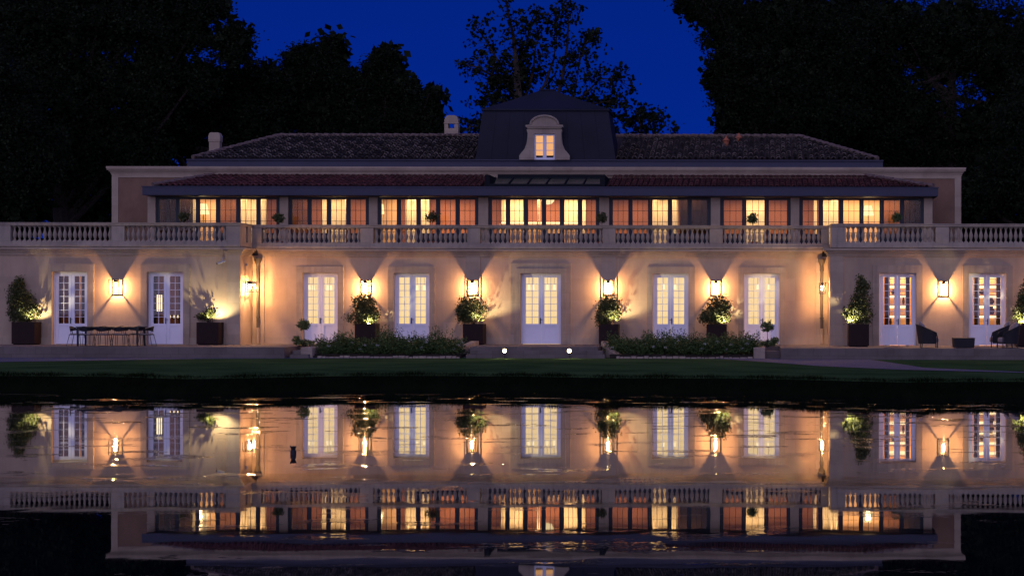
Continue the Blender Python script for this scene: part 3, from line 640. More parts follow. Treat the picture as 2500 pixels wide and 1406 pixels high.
for k in range(1, 9):   # standing seams
    u = k / 9; mb = MB()
    for i in range(len(lv) - 1):
        A, B = lv[i], lv[i + 1]; pa = X(A[0], A[2]) * (1 - u) + X(A[1], A[2]) * u; pb = X(B[0], B[2]) * (1 - u) + X(B[1], B[2]) * u
        mb.tube([(pa, A[2], A[3]), (pb, B[2], B[3])], .006, 4)
    mb.build('standing_seam', M['lead'], PV)
# dormer
YD = 72.35
def dx(px): return X(px, YD)
def dz(py): return Z(py, YD)
prof_l = [(1303, 391), (1267, 391), (1267, 381), (1272, 374), (1280, 365), (1285, 352), (1287, 338), (1287.5, 326), (1285, 318), (1291, 314), (1291, 308), (1283, 306.5)]
arc = [(1328.5 + 34 * math.cos(PI - PI * k / 14), 305 - 21 * math.sin(PI * k / 14)) for k in range(15)]
pts = prof_l + arc + [(2657 - a, b) for a, b in reversed(prof_l)]
def inset_poly(): return [(dx(a), dz(b)) for a, b in pts]
mb = MB(); ins = [(1303, 391), (1303, 328), (1354, 328), (1354, 391)]
full = pts[:]  # outline with window notch: bottom left -> around -> bottom right -> notch
poly = [(dx(a), dz(b)) for a, b in full] + [(dx(1354), dz(391)), (dx(1354), dz(327.5)), (dx(1303), dz(327.5))]
poly = poly[:len(full) - 1] + poly[len(full):]   # drop duplicated corner
mb.prism(poly, YD, YD + .28)
DM = mb.build('dormer', M['quoin'], H)
mb = MB(); mb.box(dx(1283), dx(1374), YD - .08, YD + .25, dz(311.5), dz(306.5)); mb.box(dx(1286), dx(1371), YD - .05, YD + .2, dz(315), dz(311.6))
for k in range(14):
    (a0, b0), (a1, b1) = arc[k], arc[k + 1]; mb.tube([(dx(a0), YD - .01, dz(b0)), (dx(a1), YD - .01, dz(b1))], .05, 6)
mb.build('dormer_moulding', M['quoin'], DM)
mb = MB(); arc2 = [(1328.5 + 33 * math.cos(PI - PI * k / 14), 305 - 20 * math.sin(PI * k / 14)) for k in range(15)]
mb.prism([(dx(1289), dz(391))] + [(dx(a), dz(b)) for a, b in arc2] + [(dx(1368), dz(391)), (dx(1354), dz(391)), (dx(1354), dz(327.5)), (dx(1303), dz(327.5)), (dx(1303), dz(391))], YD + .281, YD + 1.6); mb.build('dormer_body', M['lead'], DM)
mb = MB(); a, b2, z0, z1 = dx(1303), dx(1354), dz(390.5), dz(327.5); yq = YD + .1; xm = (a + b2) / 2
for s in (0, 1):
    p, q = (a, xm) if s == 0 else (xm, b2); iw = .075
    mb.box(p, p + iw, yq, yq + .06, z0, z1); mb.box(q - iw, q, yq, yq + .06, z0, z1); mb.box(p + iw, q - iw, yq, yq + .06, z0, z0 + .09); mb.box(p + iw, q - iw, yq, yq + .06, z1 - .08, z1)
    for k in (1, 2): z = z0 + .09 + (z1 - z0 - .17) * k / 3; mb.box(p + iw, q - iw, yq + .01, yq + .05, z - .013, z + .013)
mb.build('dormer_window', M['white'], DM)
mb = MB(); mb.box(a, b2, yq + .2, yq + .22, z0, z1); mb.build('lit_blind', emit('lit_blind', (1.0, .49, .20), .92, fold=.08), DM)
# chimneys
def chim(px0, px1, pyt, Y, label, hole):
    a, b2 = X(px0, Y), X(px1 - (6 if not hole else 3), Y); zt_ = Z(pyt, Y); z0 = zR - 1.2; w2 = (b2 - a); dep = .35
    mb = MB(); zh0, zh1 = zt_ - .60, zt_ - .37
    if hole:
        wall = .18; mb.box(a, b2, Y, Y + dep, z0, zh0)
        for (p, q) in ((a, a + wall), (b2 - wall, b2)): mb.box(p, q, Y, Y + dep, zh0, zh1)
        mb.prism([(a, zh1), (b2, zh1), (b2, zt_ - .22), (b2 - .05, zt_ - .1), (b2 - .14, zt_), (a + .14, zt_), (a + .05, zt_ - .1), (a, zt_ - .22)], Y, Y + dep)
        mb.box(a - .02, b2 + .02, Y - .02, Y - .001, zh1 - .02, zh1 + .03)
    else:
        mb.box(a + .03, b2 - .03, Y, Y + dep, z0, zt_ - .42)
        mb.prism([(a, zt_ - .42), (b2, zt_ - .42), (b2, zt_ - .18), (b2 - .04, zt_ - .05), (b2 - .09, zt_), (a + .09, zt_), (a + .04, zt_ - .05), (a, zt_ - .18)], Y - .02, Y + dep + .02)
    c = mb.build('chimney', M['trim'], RF, bevel=.01); c['label'] = label
chim(1084, 1121, 283, 77.6, 'taller chimney with a square opening', True); chim(508, 543, 326, 77.2, 'low chimney with weathered rounded cap', False)
for px, py, Y in ((1772, 352, 75.4), (1803, 345, 76.3), (617, 366, 76)):
    x = X(px, Y); z = Z(py, Y); mb = MB(); mb.lathe([(.12, -.35), (.12, .12), (.16, .14), (.16, .17), (.07, .26), (.03, .36)], x, Y, z, 10)
    mb.build('vent_pot', M['terracotta'], RF)
# ------------------------------------------------------------------ conservatory
zf0, zf1 = 7.05, 7.38; YF = 69.75
mb = MB(); mb.box(X(358, YF), X(2280, YF), YF + .12, YG + .5, zf0 - .02, zf0 + .03); mb.box(X(347, YF), X(2290, YF), YF, YF + .118, zf0, zf1); mb.box(X(347, YF), X(347, YF) + .1, YF + .119, YU - .2, zf0, zf1); mb.box(X(2290, YF) - .1, X(2290, YF), YF + .119, YU - .2, zf0, zf1)
mb.box(X(345, YF), X(2292, YF), YF - .03, YF + .05, zf1 + .001, zf1 + .04)
mb.build('conservatory_fascia', M['zinc'], H)
zl, zh = 7.42, 8.06; yl, yh = YF + .1, YU - .03
lx = [X(385, YF), X(2270, YF), X(524, yh), X(2110, yh)]
mb = MB(); d = .015
for p0, p1, q0, q1 in ((lx[0] - .3, X(1182, yl), lx[2], X(1182, yh)), (X(1478, yl), lx[1] + .2, X(1478, yh), lx[3])):
     mb.quad((p0, yl, zl - d - .06), (p1, yl, zl - d - .06), (q1, yh, zh - d - .06), (q0, yh, zh - d - .06))
mb.quad((lx[0] - .3, yl, zl - d), (lx[2], yh, zh - d), (lx[0] - .3, yh, zl - d)); mb.quad((lx[1] + .2, yl, zl - d), (lx[1] + .2, yh, zl - d), (lx[3], yh, zh - d))
LR = mb.build('conservatory_roof', mat('tile_channels', (.05, .018, .018), .95, .4, 4), H)
tiles('roof_tiles', M['tile_red'], yl, zl, yh, zh, lx[0], X(1180, yl), lx[2], X(1180, yl), LR, pitch=.24, expo=.40, jit=.35)
tiles('roof_tiles', M['tile_red'], yl, zl, yh, zh, X(1482, yl), lx[1], X(1482, yl), lx[3], LR, pitch=.24, expo=.40, jit=.35)
mb = MB(); ridge(mb, (lx[0] - .25, yl, zl + .05), (lx[2], yh, zh + .06), .09, .5); mb.build('hip_tiles', M['ridge'], LR); mb = MB(); ridge(mb, (lx[1] + .15, yl, zl + .05), (lx[3], yh, zh + .06), .09, .5); mb.build('hip_tiles', M['ridge'], LR)
mb = MB(); mb.box(lx[2], X(1180, yh), yh - .12, YU - .032, zh + .05, zh + .09); mb.box(X(1480, yh), lx[3], yh - .12, YU - .032, zh + .05, zh + .09); mb.build('lead_flashing', M['quoin'], LR)
# skylight
mb = MB(); sx0, sx1 = X(1183, yl), X(1476, yl)
def sl_pt(u, h): return (yl + (yh - yl) * u, zl + (zh - zl) * u + h)
for k in range(7):
    x = sx0 + .15 + (sx1 - sx0 - .3) * k / 6; p, q = sl_pt(0, .06), sl_pt(.75, .06); mb.tube([(x, p[0], p[1]), (x, q[0], q[1])], .03, 4)
mb.box(sx0, sx0 + .2, yl, yh, zl - .3, zl + .5); mb.box(sx1 - .2, sx1, yl, yh, zl - .3, zl + .5); mb.box(sx0 + .2, sx1 - .2, yh - .35, YU - .032, zl + .1, zh + .05); mb.box(sx0 + .2, sx1 - .2, yl - .05, yl + .05, zl - .05, zl + .12)
SK = mb.build('skylight_frame', mat('skylight_metal', (.008, .01, .013), .7, spec=.1), H)
mb = MB(); p, q = sl_pt(.02, .03), sl_pt(.8, .03); mb.quad((sx0 + .1, p[0], p[1]), (sx1 - .1, p[0], p[1]), (sx1 - .1, q[0], q[1]), (sx0 + .1, q[0], q[1])); mb.build('skylight_glass', mat('skylight_glass', (.02, .03, .025), .15, spec=.8), SK)
# piers
PIER = [(361, 380), (683, 704), (901, 922), (1168, 1192), (1463, 1487), (1735, 1758), (1930, 1951), (2255, 2276)]
for a, b2 in PIER: mb = MB(); mb.box(X(a, YG), X(b2, YG), YG - .06, YG + .3, 4.745, 7.02); mb.build('conservatory_pier', M['trim'], H, bevel=.01)
mb = MB()
for a, b2 in ((361, 380), (2255, 2276)): mb.box(X(a, YG) + .03, X(b2, YG) - .03, YG + .301, YU - .001, 4.745, 7.02)
mb.build('conservatory_side', M['olive'], H)
NL = [6, 4, 5, 6, 5, 3, 6]
leaf_x = []
for (pa, pb), n in zip(zip([p[1] for p in PIER[:-1]], [p[0] for p in PIER[1:]]), NL):
    x0, x1 = X(pa, YG) + .002, X(pb, YG) - .002; z0, z1 = 4.76, 7.015; y = YG
    mb = MB(); mb.box(x0, x0 + .06, y, y + .1, z0, z1); mb.box(x1 - .06, x1, y, y + .1, z0, z1); mb.box(x0 + .06, x1 - .06, y, y + .1, z1 - .07, z1); mb.box(x0 + .06, x1 - .06, y, y + .1, z0, z0 + .05)
    B = mb.build('glazed_bay', M['frame'], H); p = (x1 - x0 - .12) / n
    for k in range(n):
        a = x0 + .06 + p * k + .002; b2 = a + p - .004; st = .09; leaf_x.append((a, b2)); l = MB()
        l.box(a, a + st, y + .02, y + .075, z0 + .051, z1 - .071); l.box(b2 - st, b2, y + .02, y + .075, z0 + .051, z1 - .071)
        l.box(a + st, b2 - st, y + .02, y + .075, z1 - .10, z1 - .0711); pc_ = ((a + b2) / 2) * F / YG + VX; gb = .3 if any(abs(pc_ - v) < 16 for v in (510, 608, 824, 945, 1006, 1258, 1395, 1305, 1608, 1843, 2026, 2077, 2127)) else .74
        l.box(a + st, b2 - st, y + .02, y + .075, z0 + .0511, z0 + gb)
        gw = (b2 - a - 2 * st) / 3
        for q in (1, 2): l.box(a + st + gw * q - .009, a + st + gw * q + .009, y + .035, y + .06, z0 + gb, z1 - .10)
        for q in range(1, 5): z = z1 - .10 - .455 * q; l.box(a + st, b2 - st, y + .0351, y + .0599, z - .009, z + .009) if z > z0 + gb + .05 else None
        l.build('window_leaf', M['frame'], B)
        g_ = MB(); g_.box(a + st, b2 - st, y + .045, y + .049, z0 + gb, z1 - .10); g_.build('glass_pane', M['pane2'], B)
# inside of the conservatory
mb = MB(); mb.box(X(380, YG), X(2255, YG), YG + .15, YU - .06, 7.08, 7.12); mb.build('conservatory_ceiling', M['peach'], H)
mb = MB(); mb.box(X(382, YU), X(2253, YU), YU - .055, YU - .051, 4.75, 7.08); mb.build('inner_wall', M['salmon'], H)
def panels(name, m, lst, Y, fold=True):
    for a, b2 in lst:
        mb = MB(); xa, xb = X(a, Y), X(b2, Y)
        if fold:
            n = max(4, int((xb - xa) * 26)); vs = []; fs = []
            for k in range(n + 1): x = xa + (xb - xa) * k / n; yy = Y + .025 * math.sin(k * 1.8); vs += [(x, yy, 4.76), (x, yy, 7.07)]
            for k in range(n): fs.append((2 * k, 2 * k + 2, 2 * k + 3, 2 * k + 1))
            mb.add(vs, fs)
        else: mb.box(xa, xb, Y, Y + .04, 4.76, 7.07)
        mb.build(name, M[m], H, smooth=fold)
panels('cream_curtain', 'cream', [(470, 484), (588, 630), (636, 651), (785, 797), (806, 842), (926, 934), (990, 1016), (1028, 1048), (1224, 1234), (1241, 1277), (1378, 1411), (1421, 1430), (1586, 1630), (1641, 1655), (1820, 1866), (1986, 1994), (2006, 2046)], 71.9)
panels('brown_panel', 'brown', [(537, 580), (706, 752), (2158, 2203)], 71.85, False)
panels('dark_panel', 'olive', [(384, 470), (1660, 1734), (2208, 2254)], 71.6, False)
panels('peach_panel', 'peach', [(486, 534), (935, 968), (2056, 2150)], 72.0, False)
mb = MB(); mb.box(X(1225, 71.7), X(1410, 71.7), 71.6, 71.75, Z(547, 71.6), Z(543, 71.6)); mb.build('counter_light', M['strip'], H)
mb = MB(); mb.box(X(1220, 71.7), X(1415, 71.7), 71.5, 71.84, 4.76, Z(547.5, 71.6)); mb.build('counter', M['peach'], H)
for a, b2 in ((588, 602), (637, 650), (842, 852), (996, 1014), (1028, 1046), (1312, 1318), (1596, 1606), (1641, 1650), (2030, 2044)):
    mb = MB(); xa, xb = X(a, 71.5), X(b2, 71.5); mb.box(xa, xa + .03, 71.5, 71.53, 4.76, 7.05); mb.box(xb - .03, xb, 71.5, 71.53, 4.76, 7.05)
    for k in range(8): z = 5.0 + k * .28; mb.box(xa + .03, xb - .03, 71.5, 71.53, z, z + .025)
    mb.build('inner_door', M['cream'], H)
for k, (a, b2) in enumerate(((382, 683), (704, 901), (922, 1168), (1192, 1463), (1487, 1735), (1758, 1930), (1951, 2255))):
    l = bpy.data.lights.new('interior_fill', 'AREA'); l.shape = 'RECTANGLE'; wd_ = X(b2, YG) - X(a, YG); l.size = wd_ * .8; l.size_y = .7  # added area lights, hidden above the window heads, brighten the interior
    l.energy = 17 * wd_ * (.9, .9, 1.3, 1.6, .9, 1.1, 1.1)[k] * 1.35; l.color = (1, .62, .32)
    o = bpy.data.objects.new('interior_fill', l); C.objects.link(o); o.parent = H; o.location = Vector(((X(a, YG) + X(b2, YG)) / 2, 71.2, 7.07)) - H.location
def floor_lamp(px, pyt, pyb, Y, label, wpx=14, pw=14):
    x = X(px, Y); zt_, zb_ = Z(pyt, Y), Z(pyb, Y); t = thing('floor_lamp', label, 'lamp', (x, Y, 4.76))
    r = wpx * Y / F; mb = MB(); mb.lathe([(r, zb_), (r * .62, zt_)], x, Y, 0, 16); mb.build('lamp_shade', M['shade'], t, smooth=True)
    mb = MB(); mb.tube([(x, Y, 4.78), (x, Y, zb_ + .1)], .015); mb.lathe([(.15, 4.76), (.15, 4.78), (.02, 4.79)], x, Y, 0, 12); mb.build('stem', M['dark'], t)
    point('lamp_light', (x, Y - r - .12, zb_ + .15), pw, (1, .7, .36), t, .1)
floor_lamp(496, 500, 525, 71.3, 'lit floor lamp with white shade in the leftmost upstairs window'); floor_lamp(931, 500, 524, 71.5, 'narrow lit lamp at the left edge of the third upstairs window', 7, 8); floor_lamp(2119, 502, 526, 71.3, 'lit floor lamp with white shade in the rightmost upstairs window', 14)
x, Y = X(1337, 71.2), 71.2; t = thing('ceiling_lamp', 'round glass ceiling lamp behind the middle upstairs window', 'lamp', (x, Y, 6.8))
mb = MB(); mb.lathe([(.02, 6.76), (.18, 6.80), (.27, 6.92), (.28, 6.98), (.05, 7.05)], x, Y, 0, 16); mb.build('glass_bowl', M['shade_w'], t, smooth=True)
# ------------------------------------------------------------------ downpipes
for px, s in ((632, 1), (2006, -1)):
    x = X(px, YCW); y = YCW - .14; mb = MB(); mb.lathe([(.065, 0), (.065, .12), (.09, .17), (.15, .32), (.16, .40), (.14, .42)], x, y, 3.98, 12)
    mb.tube([(x, y, 3.98), (x, y, 3.2), (x, y, 2.4), (x, y, 1.55)], .06, 12)
    for z in (1.95, 3.9): mb.lathe([(.085, 0), (.085, .05)], x, y, z, 10)
    dp = mb.build('downpipe', M['pipe'], H, smooth=False); mb = MB(); mb.tube([(x, y, 1.549), (x, y, FL + .03)], .075, 10); mb.lathe([(.09, 0), (.09, .06)], x, y, 1.45, 10); mb.build('pipe_foot', M['trim'], dp)
    dp['label'] = 'downpipe beside the left wing' if s == 1 else 'downpipe beside the right wing'
# security cameras
def cctv(px, py, Y, label, sgn):
    x, z = X(px, Y), ZL(px, py, Y); t = thing('security_camera', label, 'camera', (x, Y, z))
    mb = MB(); mb.tube([(x, Y - .02, z + .16), (x, Y - .2, z + .1), (x, Y - .24, z + .02)], .018); mb.lathe([(.06, 0), (.06, .03)], x, Y - .03, z + .13, 10); mb.build('bracket', M['camgrey'], t)
    mb = MB(); mb.tube([(x + .12 * sgn, Y - .22, z + .04), (x - .14 * sgn, Y - .36, z - .07)], .045, 10); mb.build('camera_body', M['camgrey'], t, smooth=False)
    mb = MB(); mb.tube([(x - .14 * sgn, Y - .36, z - .07), (x - .165 * sgn, Y - .375, z - .08)], .04, 10); mb.build('camera_lens', M['dark'], t)
cctv(546, 640, YW, 'small white security camera under the left wing cornice', 1); cctv(600, 648, YW + .9, 'small white security camera in the corner above the double lanterns', 1)
# ------------------------------------------------------------------ wall lanterns
def make_lantern(label, group, side=False, P=(.205, .30, .40, -.008), pw=None):
    t = thing('wall_lantern', label, 'lantern', (0, 0, 0), group)
    w2, h2, dp, yb_ = P     # local: wall at y=0, lantern hangs towards -y
    mb = MB(); b_ = .013
    for sx in (-1, 1):
        for y in (yb_ - b_, yb_ - dp + b_): mb.box(sx * (w2 - b_) - b_, sx * (w2 - b_) + b_, y - b_, y + b_, -h2, h2)
        for z in (-h2,): mb.box(sx * (w2 - b_) - b_, sx * (w2 - b_) + b_, yb_ - dp + 2 * b_, yb_ - 2 * b_, z, z + 2 * b_)
    for y in (yb_ - b_, yb_ - dp + b_): mb.box(-w2 + 2 * b_, w2 - 2 * b_, y - b_, y + b_, -h2, -h2 + 2 * b_)
    mb.build('lantern_frame', M['dark'], t)
    mb = MB(); mb.box(-w2 - .005, w2 + .005, yb_ - dp - .005, -.003 if not side else yb_ + .005, h2 + .001, h2 + .022); mb.box(-.055, .055, yb_ - dp / 2 - .05, yb_ - dp / 2 + .05, h2 - .10, h2); mb.build('lantern_cap', M['dark'], t)
    mb = MB(); mb.box(-.05, .05, -.003, -.007 if not side else -.02, 0 if not side else -.12, h2 - .02)
    if side: mb.box(-.015, .015, yb_ - .02, -.021, h2 + .023, h2 + .043); mb.box(-.015, .015, -.04, -.021, h2 - .05, h2 + .0229)
    mb.build('back_plate', M['dark'], t)
    mb = MB(); iw, ih = w2 * .6, h2 * .67; yc = yb_ - dp / 2
    for y0_, y1_ in ((yc - iw - .005, yc - iw), (yc + iw, yc + iw + .005)): mb.box(-iw, iw, y0_, y1_, -ih, ih)
    for s in (-1, 1): mb.box(s * iw - .0025, s * iw + .0025, yc - iw, yc + iw, -ih, ih)
    mb.build('glass_box', M['lglass'], t)
    mb = MB(); mb.lathe([(.02, .14), (.04, .09), (.052, .05), (.045, .0), (.02, -.03), (.004, -.034)], 0, yc, .05, 14); mb.build('bulb', M['bulb'], t, smooth=True)
    point('lantern_light', (0, yc, -.035), pw or LANT, (1, .54, .26), t, .035)
    return t
M['lglass'] = glass('lantern_glass', (1, .97, .9), .08)
L0 = make_lantern('x', 'square framed lit wall lanterns on the facade')
first = True
# the bulb mesh would block its own light: lights sit just in front, so lift the light outside the glass bulb
for px, py, Y, lab in ((287, 701.5, YW, 'lit wall lantern between the two doors of the left wing'),
                       (894, 703, YCW, 'lit wall lantern above a round shrub, between the first and second middle doors'),
                       (1155, 703, YCW, 'lit wall lantern on a pilaster, left of the central door'),
                       (1486.5, 703, YCW, 'lit wall lantern on a pilaster, right of the central door'),
                       (1748, 704, YCW, 'lit wall lantern above a wide shrub, between the fourth and fifth middle doors'),
                       (2302.5, 705.5, YW, 'lit wall lantern above the armchair on the right wing'),
                       (20, 701, YW, 'x'), (2580, 705, YW, 'x')):
    if px in (20,): continue
    o = L0 if first else copy_tree(L0); first = False
    o.location = (X(px, Y), Y - (.05 if px in (1155, 1486.5) else 0), ZL(px, py, Y)); o['label'] = lab
    if px == 2580: o['label'] = 'lit wall lantern beyond the rightmost visible shrub, outside the right edge'
L1 = None
for i, (xw, y, z, rz, lab) in enumerate(((xl, 67.3, Z(703, 67.4), PI / 2, 'lit lantern on the left wing return, nearer of the pair by the downpipe'),
                                      (xl, 67.88, Z(703, 67.9), PI / 2, 'lit lantern on the left wing return, the one touching the downpipe'),
                                      (xr, 67.42, Z(704.5, 67.4), -PI / 2, 'lit lantern side on, hanging by the right downpipe'))):
    if L1 is None: L1 = make_lantern('x', 'x', True, (.13, .21, .26, -.15), 210); o = L1
    else: o = copy_tree(L1)
    o.location = (xw, y, z); o.rotation_euler = (0, 0, rz); o['label'] = lab
    if xw > xl:
        for c in children(o):
            if c.type == 'LIGHT': c.data = c.data.copy(); c.data.energy = 270
    o['group'] = 'small lit lanterns on the wing returns'
# ------------------------------------------------------------------ planters and shrubs
def shrub(name, label, cat, base, blobs, n, size, m='leaf', clump=.16, stems=6, group=None, per=14, shell=.5, rg=None):
    t = thing(name, label, cat, base, group); rg = rg or rng
    P = cloud(blobs, int(n * 1.8), clump, per, rg, shell); V, Fq = leaves(P, size, rg)
    np_mesh('foliage', V, Fq, M[m], t)
    mb = MB(); B = blobs
    for k in range(stems):
        c = B[k % len(B)]; e_ = Vector((c[0] + random.uniform(-.5, .5) * c[3], c[1] + random.uniform(-.5, .5) * c[4], c[2] + random.uniform(-.3, .6) * c[5]))
        s = Vector(base) + Vector((random.uniform(-.06, .06), random.uniform(-.06, .06), 0)); mid = s.lerp(e_, .5) + Vector((random.uniform(-.08, .08), random.uniform(-.08, .08), .05))
        mb.tube([s, mid, e_], [.02, .014, .006], 5)
    mb.build('stems', M['bark'], t); return t
YPn = 66.2
planters = [  # px0, px1, top, bottom rows, Y front centre, label
    (28, 84, 'dark steel planter cube at the far left, under the tall bushy shrub', 66.35), (479.5, 533.5, 'dark steel planter cube holding a small sprig beside the left wing corner', 66.35),
    (866, 916, 'dark steel planter cube behind the left flower bed', 67.6), (1130, 1179, 'dark steel planter cube on the left of the landing', 67.6),
    (1462, 1509, 'dark steel planter cube on the right of the landing', 67.6), (1725, 1774, 'dark steel planter cube behind the right flower bed', 67.6),
    (2071, 2122, 'dark steel planter cube under the tall conical shrub of the right wing', 65.2), (2484, 2538, 'dark steel planter cube cut by the right picture edge', 65.2)]
PL = []
for i, (a, b2, lab, Y) in enumerate(planters):
    wq = (b2 - a) * Y / F; x = X((a + b2) / 2, Y); hz = .90 if Y != 65.2 else .88; yf = Y; yb_ = Y + wq
    if Y == 67.6: hz = Z(792, 67.6) - FL
    t = thing('planter', lab, 'planter', (x, yf + wq / 2, FL), 'square dark steel planters')
    mb = MB(); th = .03; z1 = FL + hz
    mb.box(x - wq / 2, x + wq / 2, yf, yf + th, FL + .04, z1); mb.box(x - wq / 2, x + wq / 2, yb_ - th, yb_, FL + .04, z1); mb.box(x - wq / 2, x - wq / 2 + th, yf + th, yb_ - th, FL + .04, z1); mb.box(x + wq / 2 - th, x + wq / 2, yf + th, yb_ - th, FL + .04, z1)
    mb.box(x - wq / 2 + .05, x + wq / 2 - .05, yf + .05, yb_ - .05, FL, FL + .05)
    mb.build('planter_box', M['rust'], t, bevel=.005); mb = MB(); mb.box(x - wq / 2 + th, x + wq / 2 - th, yf + th, yb_ - th, FL + .06, z1 - .10); mb.build('planter_soil', M['soil'], t)
    PL.append((x, yf + wq / 2, z1, wq))
def pb(px, py, rp, Y, ry=None, rz=None):   # blob from picture position
    r = rp * Y / F; return (X(px, Y), Y, Z(py, Y), r, (ry if ry else min(r, .45)), (rz * Y / F if rz else r))
Y1 = PL[0][1]; shrub('potted_shrub', 'tall loose bushy shrub in the planter at the far left', 'shrub', (PL[0][0], Y1, PL[0][2] - .1), [pb(58, 768, 40, Y1, .5, 24), pb(50, 740, 33, Y1, .45, 28), pb(42, 710, 20, Y1, .35, 26), pb(45, 690, 9, Y1, .2, 16), pb(82, 757, 17, Y1, .3, 16)], 3600, .085)
Y1 = PL[1][1]; shrub('potted_shrub', 'small sparse bright sprig in the planter by the left wing corner', 'shrub', (PL[1][0], Y1, PL[1][2] - .1), [pb(500, 775, 17, Y1, .25, 12), pb(512, 766, 12, Y1, .2, 14), pb(490, 772, 12, Y1, .2, 8)], 420, .085, clump=.1)
Y1 = PL[2][1]; shrub('potted_shrub', 'two-tiered rounded shrub in planter behind the left flower bed', 'shrub', (PL[2][0], Y1, PL[2][2] - .1), [pb(886, 776, 40, Y1, .5, 20), pb(888, 742, 29, Y1, .45, 26), pb(905, 765, 18, Y1, .4, 18)], 3000, .085)
Y1 = PL[3][1]; shrub('potted_shrub', 'round shrub in the planter left of the landing', 'shrub', (PL[3][0], Y1, PL[3][2] - .1), [pb(1150, 757, 37, Y1, .5, 34), pb(1135, 770, 22, Y1, .4, 22)], 2800, .085)
Y1 = PL[4][1]; shrub('potted_shrub', 'upright oval shrub in the planter right of the landing', 'shrub', (PL[4][0], Y1, PL[4][2] - .1), [pb(1484, 762, 34, Y1, .45, 32), pb(1487, 742, 28, Y1, .45, 22), pb(1466, 785, 12, Y1, .3, 12)], 2800, .085)
Y1 = PL[5][1]; shrub('potted_shrub', 'wide domed shrub in the planter behind the right flower bed', 'shrub', (PL[5][0], Y1, PL[5][2] - .1), [pb(1750, 770, 40, Y1, .5, 22), pb(1756, 745, 29, Y1, .45, 24), pb(1722, 778, 14, Y1, .35, 14)], 3000, .085)
Y1 = PL[6][1]; shrub('potted_shrub', 'tall conical shrub in the planter of the right wing corner', 'shrub', (PL[6][0], Y1, PL[6][2] - .1), [pb(2097, 770, 34, Y1, .5, 26), pb(2099, 735, 26, Y1, .45, 28), pb(2104, 700, 16, Y1, .35, 26), pb(2080, 762, 20, Y1, .4, 20)], 4000, .085)
Y1 = PL[7][1]; shrub('potted_shrub', 'tall shrub half cut off at the right picture edge', 'shrub', (PL[7][0], Y1, PL[7][2] - .1), [pb(2508, 768, 40, Y1, .5, 26), pb(2505, 735, 28, Y1, .45, 30), pb(2512, 705, 16, Y1, .35, 28)], 3600, .085)
# small spot fixtures in the planters
SL = [(0, .30, 170, (.1, .35, 1.2)), (1, .16, 90, (.05, .10, 1.0)), (2, .12, 50, (.3, .4, 1)), (3, .28, 30, (.25, .15, 1)), (4, .3, 60, (.35, .25, .9)), (5, .25, 46, (.3, .2, .9)), (6, -.34, 130, (-.15, .35, 1.2)), (7, -.25, 60, (-.2, .35, 1))]
sp0 = None
for i, dxx, pw, dr in SL:
    x, y, z, wq = PL[i]; x += dxx; y -= .34; z -= .07
    if sp0 is None:
        sp0 = thing('garden_spotlight', 'x', 'spotlight', (x, y, z - .03), 'small spotlights hidden in the planters')
        mb = MB(); mb.lathe([(.03, -.03), (.045, 0), (.045, .025)], x, y, z, 10); mb.build('spot_body', M['dark'], sp0)
        mb = MB(); mb.lathe([(.038, .026), (.03, .034)], x, y, z, 10); mb.build('spot_lens', M['spotbulb'], sp0); o = sp0
    else: o = copy_tree(sp0); o.location = (x, y, z - .03)
    o['label'] = 'small garden spotlight at the foot of the ' + ['bushy shrub at the far left', 'sparse sprig by the left wing corner', 'two-tiered shrub', 'round shrub left of the landing', 'oval shrub right of the landing', 'wide domed shrub', 'tall conical shrub', 'shrub cut by the right edge'][i]
    point('spot_beam', (x, y, z + .05), pw, (1, .83, .46), o, .02, 125, dr, .45)
# two bright spots before the landing
s0 = None
for px, lab in ((1232, 'bright round spotlight on a stake before the landing, left one of the pair'), (1390, 'bright round spotlight on a stake before the landing, right one of the pair')):
    Y = 63.6; x = X(px, Y); z = Z(857, Y)
    if s0 is None:
        s0 = thing('stake_spotlight', 'x', 'spotlight', (x, Y, .455), 'pair of bright stake spotlights'); 
        mb = MB(); mb.tube([(x, Y + .06, .45), (x, Y + .06, z - .05)], .012); mb.tube([(x, Y + .14, z - .02), (x, Y, z)], [.06, .1], 14); mb.build('spot_body', M['dark'], s0)
        mb = MB(); mb.tube([(x, Y - .002, z), (x, Y - .03, z + .004)], [.075, .06], 18); mb.build('spot_lens', M['spotbulb'], s0); o = s0
        point('spot_beam', (x, Y - .12, z + .02), 45, (1, .80, .45), s0, .05, 165, (0, -1, -.2), .8)
    else: o = copy_tree(s0); o.location.x = x
    o['label'] = lab
# ------------------------------------------------------------------ flower beds
def bed_proto(seed, hgt):
    rg = np.random.default_rng(seed); t = thing('flowering_shrub', 'x', 'shrub', (0, 0, 0))
    P = cloud([(0, 0, hgt * .45, .42, .5, hgt * .48), (.15, -.2, hgt * .3, .4, .45, hgt * .3)], 1500, .14, 12, rg, .6)
    P[:, 2] = np.maximum(P[:, 2], .03)
    # upright leafy spires
    sp_ = []
    for k in range(9):
        a = rg.uniform(-.42, .42); b_ = rg.uniform(-.3, .35); h0 = hgt * rg.uniform(.85, 1.12)
        zz_ = np.linspace(.4 * h0, h0, 26); ww = .10 * (1 - (zz_ / h0) ** 3) + .015
        sp_.append(np.stack([a + rg.normal(size=26) * ww, b_ + rg.normal(size=26) * ww, zz_], 1))
    P = np.concatenate([P] + sp_); V, Fq = leaves(P, .075, rg); np_mesh('foliage', V, Fq, M['bedleaf'], t)
    Fp = [np.array([[0, 0, .3 * hgt]])]
    for k in range({11: 2, 12: 0, 13: 1}[seed]):
        c = np.array([rg.uniform(-.35, .35), rg.uniform(-.5, -.3), rg.uniform(.3, .75) * hgt]); Fp.append(c + rg.normal(size=(40, 3)) * .028)
    V, Fq = leaves(np.concatenate(Fp), .04, rg, .9); np_mesh('blooms', V, Fq, M['flower'], t)
    return t
